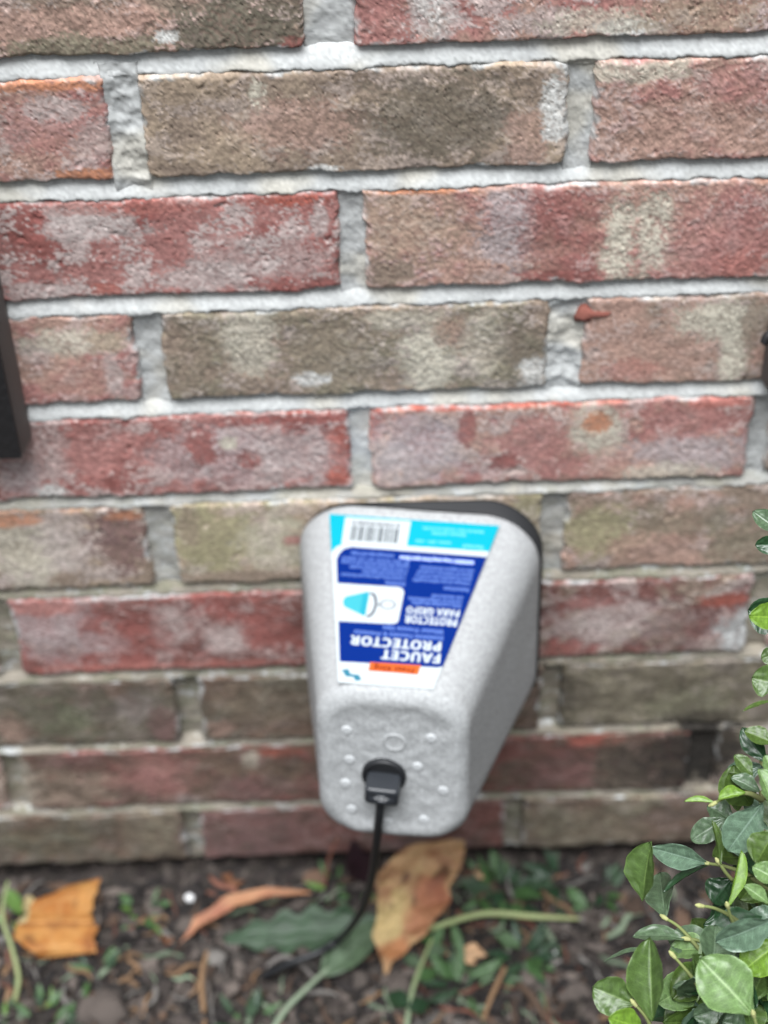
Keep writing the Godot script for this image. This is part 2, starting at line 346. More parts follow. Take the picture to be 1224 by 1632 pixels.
const LEAVES := [
	[Vector3(0.0957, 0.4354, 0.2998), Vector3(0.0960, 0.4587, 0.2884), Vector3(-0.7652, 0.2911, 0.5743), 0.0142, 0.50, 0.30, 0],
	[Vector3(0.1061, 0.4177, 0.2972), Vector3(0.1049, 0.4177, 0.2744), Vector3(-0.5677, 0.8226, 0.0326), 0.0123, 0.35, 0.20, 2],
	[Vector3(0.1222, 0.4358, 0.2843), Vector3(0.0997, 0.4482, 0.2852), Vector3(0.3378, 0.5551, 0.7601), 0.0091, 0.45, 0.25, 5],
	[Vector3(0.1231, 0.4337, 0.2836), Vector3(0.1030, 0.4284, 0.2896), Vector3(-0.3552, 0.8028, -0.4790), 0.0053, 0.50, 0.30, 3],
	[Vector3(0.1139, 0.4166, 0.3060), Vector3(0.0921, 0.4207, 0.3012), Vector3(0.2309, 0.9439, -0.2362), 0.0082, 0.30, 0.50, 2],
	[Vector3(0.0974, 0.4233, 0.3135), Vector3(0.0794, 0.4135, 0.3094), Vector3(-0.2590, 0.7324, -0.6296), 0.0048, 0.30, 0.30, 2],
	[Vector3(0.0950, 0.4275, 0.3465), Vector3(0.0941, 0.4485, 0.3226), Vector3(-0.4080, 0.6765, 0.6130), 0.0153, 0.85, 0.20, 0],
	[Vector3(0.0888, 0.4318, 0.3416), Vector3(0.0728, 0.4363, 0.3365), Vector3(0.0059, 0.7636, 0.6457), 0.0135, 0.25, 0.20, 0],
	[Vector3(0.0904, 0.4348, 0.3533), Vector3(0.0781, 0.4467, 0.3548), Vector3(0.6524, 0.6131, 0.4455), 0.0100, 0.30, 0.30, 1],
	[Vector3(0.1293, 0.4463, 0.3556), Vector3(0.1105, 0.4607, 0.3391), Vector3(0.0991, 0.8011, 0.5903), 0.0190, 0.30, 0.25, 4],
	[Vector3(0.1184, 0.4342, 0.3314), Vector3(0.1231, 0.4387, 0.3112), Vector3(0.2663, 0.9260, 0.2678), 0.0136, 0.40, 0.30, 2],
	[Vector3(0.1410, 0.4607, 0.3241), Vector3(0.1177, 0.4489, 0.3299), Vector3(-0.0157, 0.4609, 0.8873), 0.0129, 0.30, 0.30, 5],
	[Vector3(0.1444, 0.4417, 0.3230), Vector3(0.1289, 0.4346, 0.3310), Vector3(-0.2365, 0.9080, 0.3458), 0.0140, 0.30, 0.20, 1],
	[Vector3(0.1243, 0.4550, 0.3154), Vector3(0.1316, 0.4688, 0.2998), Vector3(0.4536, 0.5535, 0.6985), 0.0060, 0.80, 0.20, 1],
	[Vector3(0.1395, 0.4758, 0.2843), Vector3(0.1258, 0.4592, 0.2956), Vector3(-0.2230, 0.6652, 0.7126), 0.0136, 0.20, 0.20, 5],
	[Vector3(0.1298, 0.4473, 0.2713), Vector3(0.1157, 0.4415, 0.2778), Vector3(-0.1485, 0.8765, 0.4579), 0.0087, 0.20, 0.20, 2],
	[Vector3(0.1250, 0.4482, 0.2929), Vector3(0.1244, 0.4598, 0.2797), Vector3(0.6685, 0.5721, 0.4752), 0.0047, 0.50, 0.30, 6],
	[Vector3(0.1234, 0.4678, 0.2782), Vector3(0.1112, 0.4696, 0.2761), Vector3(0.1706, 0.9745, -0.1458), 0.0031, 0.80, 0.40, 1],
	[Vector3(0.1339, 0.4742, 0.2785), Vector3(0.1230, 0.4735, 0.2793), Vector3(-0.0669, 0.9973, -0.0293), 0.0061, 0.80, 0.30, 1],
	[Vector3(0.1401, 0.4702, 0.2755), Vector3(0.1295, 0.4745, 0.2706), Vector3(0.2703, 0.9349, 0.2302), 0.0066, 0.60, 0.20, 2],
	[Vector3(0.1382, 0.4716, 0.2695), Vector3(0.1316, 0.4775, 0.2627), Vector3(0.2972, 0.8418, 0.4507), 0.0057, 0.40, 0.20, 0],
	[Vector3(0.1454, 0.4602, 0.2567), Vector3(0.1296, 0.4577, 0.2595), Vector3(0.0024, 0.7354, 0.6776), 0.0087, 0.20, 0.30, 5],
	[Vector3(0.1452, 0.4691, 0.2617), Vector3(0.1347, 0.4782, 0.2514), Vector3(-0.3191, 0.5273, 0.7875), 0.0076, 0.30, 0.30, 3],
	[Vector3(0.1466, 0.4820, 0.2622), Vector3(0.1350, 0.4860, 0.2576), Vector3(0.2365, 0.9453, 0.2248), 0.0071, 0.30, 0.20, 6],
	[Vector3(0.1472, 0.4929, 0.2498), Vector3(0.1337, 0.4915, 0.2514), Vector3(-0.1435, 0.8976, -0.4168), 0.0028, 0.30, 0.30, 6],
	[Vector3(0.1484, 0.4969, 0.2453), Vector3(0.1383, 0.4987, 0.2432), Vector3(0.0062, 0.7718, 0.6358), 0.0109, 0.25, 0.20, 0],
	[Vector3(0.1505, 0.4965, 0.2307), Vector3(0.1438, 0.4954, 0.2319), Vector3(-0.0288, 0.8148, 0.5790), 0.0062, 0.20, 0.20, 0],
	[Vector3(0.1556, 0.4976, 0.2143), Vector3(0.1402, 0.4993, 0.2123), Vector3(-0.0441, 0.5737, 0.8179), 0.0135, 0.35, 0.50, 3],
	[Vector3(0.1516, 0.5133, 0.2267), Vector3(0.1379, 0.5220, 0.2319), Vector3(0.5963, 0.6818, 0.4237), 0.0094, 0.30, 0.30, 1],
	[Vector3(0.1533, 0.5271, 0.1960), Vector3(0.1426, 0.5330, 0.1892), Vector3(0.1002, 0.8217, 0.5610), 0.0072, 0.40, 0.30, 2],
	[Vector3(0.1539, 0.5242, 0.1992), Vector3(0.1429, 0.5238, 0.1996), Vector3(0.0047, 0.6466, 0.7629), 0.0067, 0.40, 0.30, 3],
	[Vector3(0.1434, 0.4735, 0.2946), Vector3(0.1332, 0.4651, 0.3040), Vector3(-0.5291, 0.8319, 0.1672), 0.0121, 0.40, 0.40, 6],
	[Vector3(0.1433, 0.4650, 0.3117), Vector3(0.1329, 0.4692, 0.3069), Vector3(0.1604, 0.8892, 0.4286), 0.0078, 0.50, 0.30, 4],
	[Vector3(0.1386, 0.4598, 0.3176), Vector3(0.1299, 0.4648, 0.3119), Vector3(0.2394, 0.8803, 0.4095), 0.0055, 0.70, 0.30, 4],
	[Vector3(0.1240, 0.4216, 0.3382), Vector3(0.1110, 0.4188, 0.3413), Vector3(0.0002, 0.7440, 0.6682), 0.0084, 0.30, 0.30, 2],
	[Vector3(0.1192, 0.4105, 0.3280), Vector3(0.1060, 0.4146, 0.3234), Vector3(0.3596, 0.9055, -0.2251), 0.0072, 0.40, 0.30, 2],
	[Vector3(0.1491, 0.4146, 0.3235), Vector3(0.1350, 0.4070, 0.3321), Vector3(-0.3676, 0.9073, 0.2042), 0.0153, 0.30, 0.30, 3],
	[Vector3(0.1336, 0.4188, 0.2809), Vector3(0.1249, 0.4125, 0.2880), Vector3(-0.3998, 0.8712, 0.2849), 0.0123, 0.30, 0.30, 3],
	[Vector3(0.1416, 0.4413, 0.2932), Vector3(0.1329, 0.4339, 0.3015), Vector3(0.1618, 0.6486, 0.7437), 0.0119, 0.30, 0.30, 6],
	[Vector3(0.1363, 0.4041, 0.2976), Vector3(0.1217, 0.4077, 0.2935), Vector3(0.1575, 0.9511, 0.2659), 0.0118, 0.30, 0.30, 3],
	[Vector3(0.1175, 0.3911, 0.3198), Vector3(0.1056, 0.3978, 0.3122), Vector3(0.1635, 0.8537, 0.4945), 0.0122, 0.30, 0.30, 3],
	[Vector3(0.1245, 0.4018, 0.3152), Vector3(0.1144, 0.3956, 0.3222), Vector3(-0.4761, 0.8744, 0.0933), 0.0107, 0.30, 0.30, 3],
	[Vector3(0.1134, 0.3937, 0.3320), Vector3(0.1046, 0.4003, 0.3245), Vector3(-0.3377, 0.4737, 0.8134), 0.0106, 0.30, 0.30, 6],
	[Vector3(0.1305, 0.4204, 0.3471), Vector3(0.1213, 0.4225, 0.3448), Vector3(0.0519, 0.8461, 0.5305), 0.0117, 0.30, 0.30, 2],
	[Vector3(0.1453, 0.4803, 0.2792), Vector3(0.1415, 0.4881, 0.2704), Vector3(0.3689, 0.7704, 0.5200), 0.0093, 0.50, 0.30, 4],
	[Vector3(0.1423, 0.4810, 0.2935), Vector3(0.1383, 0.4933, 0.2796), Vector3(0.5199, 0.7090, 0.4765), 0.0106, 0.60, 0.30, 4],
	[Vector3(0.1346, 0.4376, 0.2671), Vector3(0.1246, 0.4427, 0.2613), Vector3(0.3135, 0.9140, 0.2575), 0.0098, 0.30, 0.30, 2]
]
const TWIGS := [
	[Vector3(0.1061, 0.4177, 0.2972), Vector3(0.1114, 0.4176, 0.3018), Vector3(0.1190, 0.4146, 0.3114), Vector3(0.1289, 0.4074, 0.3240), Vector3(0.1374, 0.3900, 0.3363)],
	[Vector3(0.1222, 0.4358, 0.2843), Vector3(0.1293, 0.4389, 0.2883), Vector3(0.1380, 0.4402, 0.2945), Vector3(0.1536, 0.4233, 0.2986)],
	[Vector3(0.1167, 0.4423, 0.3071), Vector3(0.1221, 0.4398, 0.3069), Vector3(0.1300, 0.4319, 0.3068), Vector3(0.1403, 0.4199, 0.3099), Vector3(0.1503, 0.4057, 0.3185)],
	[Vector3(0.1056, 0.4300, 0.3210), Vector3(0.1104, 0.4262, 0.3254), Vector3(0.1145, 0.4206, 0.3287), Vector3(0.1213, 0.4093, 0.3355), Vector3(0.1288, 0.3870, 0.3396)],
	[Vector3(0.0888, 0.4318, 0.3416), Vector3(0.0929, 0.4276, 0.3449), Vector3(0.0959, 0.4196, 0.3479), Vector3(0.1009, 0.4026, 0.3520)],
	[Vector3(0.1293, 0.4463, 0.3556), Vector3(0.1314, 0.4377, 0.3578), Vector3(0.1359, 0.4126, 0.3560)],
	[Vector3(0.1230, 0.4678, 0.2782), Vector3(0.1277, 0.4709, 0.2777), Vector3(0.1345, 0.4734, 0.2780), Vector3(0.1407, 0.4682, 0.2778), Vector3(0.1507, 0.4557, 0.2769)],
	[Vector3(0.1243, 0.4550, 0.3154), Vector3(0.1263, 0.4475, 0.3164), Vector3(0.1320, 0.4332, 0.3175), Vector3(0.1414, 0.4148, 0.3233)],
	[Vector3(0.1247, 0.4478, 0.2918), Vector3(0.1296, 0.4403, 0.2943), Vector3(0.1417, 0.4251, 0.2965)],
	[Vector3(0.1139, 0.4166, 0.3060), Vector3(0.1182, 0.4160, 0.3067), Vector3(0.1268, 0.4109, 0.3095), Vector3(0.1364, 0.3984, 0.3192)],
	[Vector3(0.1446, 0.4644, 0.2595), Vector3(0.1480, 0.4636, 0.2650), Vector3(0.1556, 0.4572, 0.2753)],
	[Vector3(0.1482, 0.4914, 0.2440), Vector3(0.1498, 0.4811, 0.2542), Vector3(0.1540, 0.4635, 0.2681)],
	[Vector3(0.1532, 0.5252, 0.1981), Vector3(0.1544, 0.5078, 0.2148), Vector3(0.1542, 0.4936, 0.2340), Vector3(0.1548, 0.4777, 0.2519)]
]

func build_wall() -> void:
	var wall := thing("brick_wall", "weathered red and brown brick wall with pale mortar joints", "wall")
	var spec := {   # row: for each brick in it, [clay, second clay, bloom, lip colour, lip strength]
		1: [["brown", "redtan", 0.3, "orange", 0.0], ["red", "redtan", 0.6, "orange", 0.3]],
		2: [["redtan", "red", 0.5, "orange", 0.9], ["brown", "tan", 0.25, "tan", 0.3], ["redtan", "red", 0.35, "cream", 0.6]],
		3: [["red", "dark_red", 0.65, "pink", 0.5], ["redtan", "red", 0.35, "orange", 0.5]],
		4: [["redtan", "red", 0.4, "redtan", 0.2], ["brown", "olive", 0.35, "tan", 0.2], ["redtan", "brown", 0.35, "cream", 0.5]],
		5: [["red", "dark_red", 0.55, "scarlet", 0.7], ["red", "redtan", 0.45, "scarlet", 0.9]],
		6: [["tan", "brown", 0.5, "orange", 0.5], ["straw", "tan", 0.35, "brown", 0.4], ["brown", "redtan", 0.4, "brown", 0.4]],
		7: [["dark_red", "maroon", 0.35, "scarlet", 0.4], ["maroon", "brown", 0.45, "dark_red", 0.5]],
		8: [["dark_olive", "umber", 0.15, "tan", 0.1], ["umber", "dark_olive", 0.1, "tan", 0.1], ["olive", "dark_olive", 0.2, "tan", 0.1]],  # from here down the clays are darkened to carry shade
		9: [["umber", "maroon", 0.1, "scarlet", 0.3], ["maroon", "umber", 0.12, "scarlet", 0.4]],
		10: [["umber", "dark_olive", 0.1, "tan", 0.1], ["maroon", "purple", 0.12, "tan", 0.1], ["umber", "olive", 0.15, "tan", 0.1]],
	}
	var joints := {   # row: [x, width] of its upright joints
		1: [[-212, 11], [-13, 21], [190, 11]],
		2: [[-297, 11], [-100.5, 14], [91.6, 11], [290, 11]],
		3: [[-205, 11], [-6.8, 11], [196, 11]],
		4: [[-300, 11], [-103.4, 12], [90.5, 17], [288, 11]],
		5: [[-205, 11], [-7.1, 10], [188, 9]],
		6: [[-308, 11], [-110.9, 13], [89, 12], [288, 11]],
		7: [[-201.5, 12], [-5, 11], [203, 12]],
		8: [[-308, 11], [-109.2, 13], [93, 11], [290, 11]],
		9: [[-216, 11], [-8, 11], [183, 15]],
		10: [[-315, 11], [-117, 10], [75, 10], [278, 11]],
	}
	var bottoms := {1: 612.0, 2: 546.0, 3: 477.0, 4: 409.5, 5: 342.5, 6: 272.5, 7: 199.5, 8: 132.5, 9: 69.0, 10: 11.0}
	for r in range(0, -10, -1):
		bottoms[r] = 612.0 + 67.5 * (1 - r)
		joints[r] = []
		for k in range(-1, 2):
			joints[r].append([k * 200.0 + (-8.0 if posmod(r, 2) == 1 else -102.0), 11])
	var patches := {}
	for r in PATCHES:
		patches[r] = []
		for p in PATCHES[r]:
			patches[r].append([p[0], p[1], p[2], p[3], TONE[p[4]], p[5]])
	var mixes := [["red", "dark_red", 0.5, "scarlet", 0.4], ["brown", "olive", 0.3, "tan", 0.2], ["redtan", "red", 0.4, "orange", 0.4], ["tan", "brown", 0.4, "cream", 0.3]]
	var mp := PackedVector3Array()
	var mc := PackedColorArray()
	var mi := PackedInt32Array()
	var mn := PackedVector3Array()
	for r in range(-9, 11):
		var y0: float = bottoms[r]
		var bed := 6.5 if r >= 9 else (8.0 if r >= 6 else 10.2)
		var y1: float = (bottoms[r - 1] if bottoms.has(r - 1) else y0 + 67.5) - bed
		var js: Array = joints[r].duplicate()
		var first := 0
		while js[0][0] > -1000.0:
			js.push_front([js[0][0] - 199.0, 11])
			first += 1
		while js[-1][0] < 1000.0:
			js.append([js[-1][0] + 199.0, 11])
		var low: float = [0.0, 0.0, 0.0, 0.0, 0.0, 0.0, 0.4, 0.85, 0.85, 0.85, 0.85][maxi(r, 0)]
		for k in js.size() - 1:
			var x0: float = js[k][0] + js[k][1] * 0.5
			var x1: float = js[k + 1][0] - js[k + 1][1] * 0.5
			var dense := x1 > -250.0 and x0 < 245.0 and y0 < 650.0
			var own: Array = mixes[posmod(k * 7 + r * 3, 4)]
			if r > 0 and k - first >= 0 and k - first < spec[r].size():
				own = spec[r][k - first]
			var key := r * 13.7 + k * 3.1
			var mesh := brick_mesh(x0, x1, y0, y1, 0.85 if dense else 6.0, TONE[own[0]], TONE[own[1]], own[2], TONE[own[3]], own[4], patches.get(r, []), key, 0.5 if r >= 8 else 0.0)
			var tilt := rng.randf_range(-0.4, 0.6)
			obj("brick", mesh, brick_material, wall, Vector3((x0 + x1) * 0.5, (y0 + y1) * 0.5, tilt) * 0.001)
		# upright joints
		for k in js.size():
			var hx: float = js[k][0]
			var hw: float = js[k][1]
			var dense := hx > -260.0 and hx < 250.0 and y0 < 650.0
			var nx := 18 if dense else 5
			var ny := 64 if dense else 7
			var grid := PackedVector3Array()
			var gc := PackedColorArray()
			var deep := -2.6 if r < 8 else -5.0
			if r == 9 and hx > 150.0 and hx < 200.0:
				deep = -3.4
			for j in ny:
				var y := lerpf(y0 - 6.0, y1 + 6.0, float(j) / (ny - 1))
				for i in nx:
					var s := float(i) / (nx - 1) * 2.0 - 1.0
					var x := hx + s * (hw * 0.5 + 3.0)
					var z := deep - 1.7 * (1.0 - s * s) + noise_mid.get_noise_3d(x, y, 40.0) * 0.9 + noise_big.get_noise_3d(x, y, 40.0) * 1.2 + noise_fine.get_noise_2d(x, y) * 0.22 + noise_grit.get_noise_2d(x, y) * 0.14
					if absf(s) > 0.86:
						z -= 3.0
					if r == 2 and hx < 0.0 and hx > -150.0:
						z += 2.4 + 1.6 * noise_mid.get_noise_2d(x * 0.8, y * 0.8)
					if r == 4 and hx > 50.0 and hx < 150.0:
						z += 0.8 + 1.6 * noise_mid.get_noise_2d(x * 0.9, y * 0.9)
					grid.append(Vector3(x, y, z) * 0.001)
					var c := mortar_colour(x, y, low)
					gc.append(c)
			mortar_strip(mp, mc, mi, mn, grid, gc, nx, ny)
		# the bed above this row: pressed in under the upper brick, running out flush on the lower one
		var top := y1 + bed
		for part in 3:
			var xa: float = [-1100.0, -260.0, 250.0][part]
			var xb: float = [-260.0, 250.0, 1100.0][part]
			var dense := part == 1 and y0 < 650.0
			var nx := int((xb - xa) / (1.1 if dense else 9.0)) + 1
			var ny := 17 if dense else 6
			var grid := PackedVector3Array()
			var gc := PackedColorArray()
			for j in ny:
				var s := float(j) / (ny - 1)   # 0 low, 1 high
				for i in nx:
					var x := lerpf(xa, xb, float(i) / (nx - 1))
					var y := lerpf(y1 - 3.5, top + 3.0, s)
					var h := (y - y1) / bed
					var mid := noise_mid.get_noise_3d(x, y, 90.0)
					var z := -0.4 - 5.2 * pow(clampf(h, 0.0, 1.0), 1.5) + mid * 0.45 + noise_big.get_noise_2d(x, r * 60.0) * 1.3 + noise_fine.get_noise_2d(x, y) * 0.16 + noise_grit.get_noise_2d(x, y) * 0.12
					if h < 0.06:
						z += -2.2 * smoothstep(0.04, -0.26, h + noise_mid.get_noise_2d(x, r * 70.0 + 33.0) * 0.22 + noise_fine.get_noise_2d(x, r * 70.0) * 0.08)
					if h > 1.0:
						z -= 3.0
					grid.append(Vector3(x, y, z) * 0.001)
					gc.append(mortar_colour(x, y, low))
			mortar_strip(mp, mc, mi, mn, grid, gc, nx, ny)
	var arr := []
	arr.resize(Mesh.ARRAY_MAX)
	arr[Mesh.ARRAY_VERTEX] = mp
	arr[Mesh.ARRAY_NORMAL] = mn
	arr[Mesh.ARRAY_COLOR] = mc
	arr[Mesh.ARRAY_INDEX] = mi
	var am := ArrayMesh.new()
	am.add_surface_from_arrays(Mesh.PRIMITIVE_TRIANGLES, arr)
	obj("mortar", am, mortar_material, wall)
	var core := BoxMesh.new()
	core.size = Vector3(2.2, 1.45, 0.1)
	obj("wall_core", core, plain(lin(0.05, 0.045, 0.04), 0.95), wall, Vector3(0, 0.675, -0.085))
	# a red flake of clay stuck in the wide joint
	var flake_material := plain(lin(0.27, 0.095, 0.072), 0.95)
	flake_material.normal_enabled = true
	flake_material.normal_texture = grain_normal
	flake_material.normal_scale = 1.2
	flake_material.uv1_triplanar = true
	flake_material.uv1_world_triplanar = true
	flake_material.uv1_scale = Vector3(70, 70, 70)
	var fm := obj("clay_flake", lump_mesh(7, 0.4), flake_material, wall, Vector3(0.1040, 0.4560, -0.0042))
	fm.scale = Vector3(0.0108, 0.0062, 0.0046)
	fm.rotation.z = 0.2

# ---------------------------------------------------------------- ground
func soil_height(x: float, z: float) -> float:   # millimetres in, metres out
	var near := 1.0 if absf(x) < 900.0 and z < 900.0 else 0.3
	var foot := -6.0 * smoothstep(14.0, 4.0, z)
	return (foot + noise_big.get_noise_2d(x * 0.5, z * 0.5) * 5.0 + noise_mid.get_noise_2d(x * 0.75, z * 0.75 + 70.0) * 4.6 * near + noise_fine.get_noise_2d(x * 0.55, z * 0.55) * 2.0 * near + noise_grit.get_noise_2d(x, z) * 0.5 * near) * 0.001

func axis(dense_from: float, dense_to: float, step: float, reach: float) -> Array:
	var out := []
	var x := dense_from
	while x <= dense_to:
		out.append(x)
		x += step
	var grow := step
	while out[-1] < reach:
		grow *= 1.28
		out.append(out[-1] + grow)
	grow = step
	while out[0] > -reach:
		grow *= 1.28
		out.push_front(out[0] - grow)
	return out

func build_ground() -> void:
	var xs := axis(-300.0, 300.0, 1.7, 60000.0)
	var zs := axis(-12.0, 190.0, 1.7, 60000.0)
	var pts := PackedVector3Array()
	var cols := PackedColorArray()
	for z in zs:
		for x in xs:
			pts.append(Vector3(x * 0.001, soil_height(x, z) - 0.002, z * 0.001))
			var c: Color = TONE.soil
			c = c.lerp(TONE.clod, smoothstep(-0.1, 0.45, noise_mid.get_noise_2d(x * 0.8, z * 0.8) + 0.5 * noise_fine.get_noise_2d(x, z)))
			c = c.lerp(TONE.peat, smoothstep(0.1, 0.5, noise_blot.get_noise_2d(x * 1.4, z * 1.4)))
			var t := 1.0 + 0.35 * noise_fine.get_noise_2d(x * 1.1, z * 1.1 + 9.0) + 0.35 * noise_grit.get_noise_2d(x, z)
			cols.append(Color(c.r * t, c.g * t, c.b * t))
	var g := obj("ground", sheet(pts, xs.size(), zs.size(), cols), tinted(0.95, 0.6, 60.0), self)
	g.set_meta("kind", "structure")
	g.set_meta("label", "dark crumbly garden soil at the foot of the wall")

func lump_mesh(seed_: int, rough: float) -> ArrayMesh:   # an uneven crumb of about unit radius
	var pts := PackedVector3Array()
	for j in 9:
		var a := PI * j / 8.0
		for i in 13:
			var b := TAU * (i % 12) / 12.0
			var d := Vector3(sin(a) * cos(b), cos(a), sin(a) * sin(b))
			var k := 1.0 + rough * noise_mid.get_noise_3dv(d * 14.0 + Vector3.ONE * seed_ * 40.0) + rough * 0.5 * noise_mid.get_noise_3dv(d * 34.0 + Vector3.ONE * seed_ * 20.0)
			pts.append(d * k)
	return sheet(pts, 13, 9, PackedColorArray(), PackedVector2Array(), true)

func build_crumbs() -> void:
	var m := plain(Color.WHITE, 0.95)
	m.vertex_color_use_as_albedo = true
	for kind in 2:
		var mm := MultiMesh.new()
		mm.transform_format = MultiMesh.TRANSFORM_3D
		mm.use_colors = true
		mm.mesh = lump_mesh(kind + 3, 1.15)
		var n := 2200 if kind == 0 else 300
		mm.instance_count = n
		for k in n:
			var x := rng.randf_range(-0.33, 0.33)
			var z := rng.randf_range(0.008, 0.2)
			var s := rng.randf_range(0.0009, 0.0030) if kind == 0 else rng.randf_range(0.0022, 0.0058)
			var flat := rng.randf_range(0.45, 0.9)
			var b := Basis.from_euler(Vector3(rng.randf_range(-0.5, 0.5), rng.randf() * TAU, rng.randf_range(-0.5, 0.5))).scaled_local(Vector3(s * rng.randf_range(0.8, 4.0 if kind == 0 else 1.7), s * flat, s))
			mm.set_instance_transform(k, Transform3D(b, Vector3(x, soil_height(x * 1000.0, z * 1000.0) + s * flat * 0.2, z)))
			var tones := ["soil", "clod", "peat", "peat", "bark", "grit" if k % 5 == 0 else "clod", "soil"]
			var c: Color = TONE[tones[rng.randi() % 7]]
			var t := rng.randf_range(0.5, 1.6)
			mm.set_instance_color(k, Color(c.r * t, c.g * t, c.b * t))
		var o := MultiMeshInstance3D.new()
		o.name = ["soil_crumbs", "soil_clods"][kind]
		o.multimesh = mm
		o.material_override = m
		add_child(o)
		o.set_meta("kind", "stuff")
		tag(o, ["fine dark crumbs and bits of mulch strewn on the soil", "small rounded clods of grey brown earth on the soil"][kind], "soil")

# ---------------------------------------------------------------- faucet cover
func rounded_loop(a: float, b: float, r: float, n := 12) -> PackedVector2Array:
	var out := PackedVector2Array()
	var sx := [1, -1, -1, 1]
	var sy := [1, 1, -1, -1]
	for c in 4:
		for k in n:
			var t := PI * 0.5 * (c + float(k) / (n - 1))
			out.append(Vector2(sx[c] * (a - r) + r * cos(t), sy[c] * (b - r) + r * sin(t)))
		# points along the straight run to the next corner
		var from := out[-1]
		var nxt: int = (c + 1) % 4
		var t2 := PI * 0.5 * (c + 1)
		var to := Vector2(sx[nxt] * (a - r) + r * cos(t2), sy[nxt] * (b - r) + r * sin(t2))
		for k in range(1, 14):
			out.append(from.lerp(to, k / 14.0))
	out.append(out[0])
	return out

func shell_mesh() -> ArrayMesh:
	var rings := []   # [z, half width, half height, corner]
	rings.append([0.055, 0.034, 0.042, 0.016])
	rings.append([0.004, 0.046, 0.053, 0.019])
	rings.append([0.0, 0.047, 0.0545, 0.020])
	rings.append([-0.0005, 0.0595, 0.066, 0.0285])
	rings.append([0.0008, 0.0611, 0.0676, 0.030])
	for k in range(1, 41):
		var t := k / 40.0
		rings.append([0.0008 + 0.1052 * t, lerpf(0.0611, 0.0372, t), lerpf(0.0676, 0.0505, t), lerpf(0.030, 0.0225, t)])
	for k in range(1, 9):
		var t := PI * 0.5 * k / 8.0
		rings.append([0.106 + 0.0085 * sin(t), 0.0372 - 0.0085 * (1.0 - cos(t)) * 0.85, 0.0505 - 0.0085 * (1.0 - cos(t)), 0.0225 - 0.004 * (1.0 - cos(t))])
	for k in range(1, 22):
		var t := k / 21.0
		rings.append([0.1145 - 0.0009 * smoothstep(0.0, 0.16, t), 0.02998 * (1.0 - t) + 0.00001, 0.0420 * (1.0 - t) + 0.00001, 0.0185 * (1.0 - t)])
	var pts := PackedVector3Array()
	var n := 0
	for q in rings:
		var loop := rounded_loop(q[1], q[2], q[3])
		n = loop.size()
		for v in loop:
			var w := Vector3(v.x, v.y, q[0])
			var mm: Vector3 = w * 1000.0
			var wob := noise_big.get_noise_3dv(mm) * 0.5 + noise_mid.get_noise_3dv(mm) * 0.22 + noise_fine.get_noise_3dv(mm) * 0.10
			w.x *= 1.0 + wob * 0.012
			w.y *= 1.0 + wob * 0.012
			if q[0] > 0.112:
				w.z += (noise_mid.get_noise_3dv(mm * 1.1) * 0.50 + noise_fine.get_noise_3dv(mm * 0.6) * 0.28) * 0.001
			pts.append(w)
	return sheet(pts, n, rings.size(), PackedColorArray(), PackedVector2Array(), true)

func lathe(profile: Array, sides := 28) -> ArrayMesh:   # profile of [radius, height]; spun round z
	var pts := PackedVector3Array()
	for q in profile:
		for i in sides + 1:
			var a := TAU * (i % sides) / sides
			pts.append(Vector3(cos(a) * q[0], sin(a) * q[0], q[1]))
	return sheet(pts, sides + 1, profile.size(), PackedColorArray(), PackedVector2Array(), true)

func block_mesh(size: Vector3, r: float) -> ArrayMesh:   # a box with rounded edges, centred
	var pts := PackedVector3Array()
	var half := size * 0.5
	var rows := []
	for k in 5:
		var t := PI * 0.5 * k / 4.0
		rows.append([-half.z + r - r * cos(t), r * (1.0 - sin(t))])
	for k in 5:
		var t := PI * 0.5 * k / 4.0
		rows.append([half.z - r + r * sin(t), r * (1.0 - cos(t))])
	rows.push_front([-half.z, half.x - 0.00001])
	rows.append([half.z, half.x - 0.00001])
	var n := 0
	for q in rows:
		var a: float = maxf(half.x - q[1], 0.00001)
		var b: float = maxf(half.y - minf(q[1], half.y), 0.00001)
		var loop := rounded_loop(a, b, minf(r, minf(a, b)), 5)
		n = loop.size()
		for v in loop:
			pts.append(Vector3(v.x, v.y, q[0]))
	return sheet(pts, n, rows.size(), PackedColorArray(), PackedVector2Array(), true)

# --- the printed label: an image drawn the right way up, 11 pixels to the millimetre
const DOTS := 11.0
var print_image: Image
var fonts := {}

func spot(x: float, z: float) -> Vector2:   # cover millimetres to label pixels; the label is stuck on upside down
	return Vector2((43.0 - x) * DOTS, (113.0 - z) * DOTS)

func fill_shape(corners: Array, c: Color) -> void:
	var poly := PackedVector2Array()
	for k in range(0, corners.size(), 2):
		poly.append(spot(corners[k], corners[k + 1]))
	var lo := 1e9
	var hi := -1e9
	for v in poly:
		lo = minf(lo, v.y)
		hi = maxf(hi, v.y)
	for y in range(maxi(int(lo), 0), mini(int(hi) + 1, print_image.get_height())):
		var cuts := []
		for k in poly.size():
			var a := poly[k]
			var b := poly[(k + 1) % poly.size()]
			if (a.y <= y and b.y > y) or (b.y <= y and a.y > y):
				cuts.append(a.x + (y - a.y) / (b.y - a.y) * (b.x - a.x))
		cuts.sort()
		for k in range(0, cuts.size() - 1, 2):
			var x0 := maxi(int(round(cuts[k])), 0)
			var x1 := mini(int(round(cuts[k + 1])), print_image.get_width())
			if x1 > x0:
				print_image.fill_rect(Rect2i(x0, y, x1 - x0, 1), c)

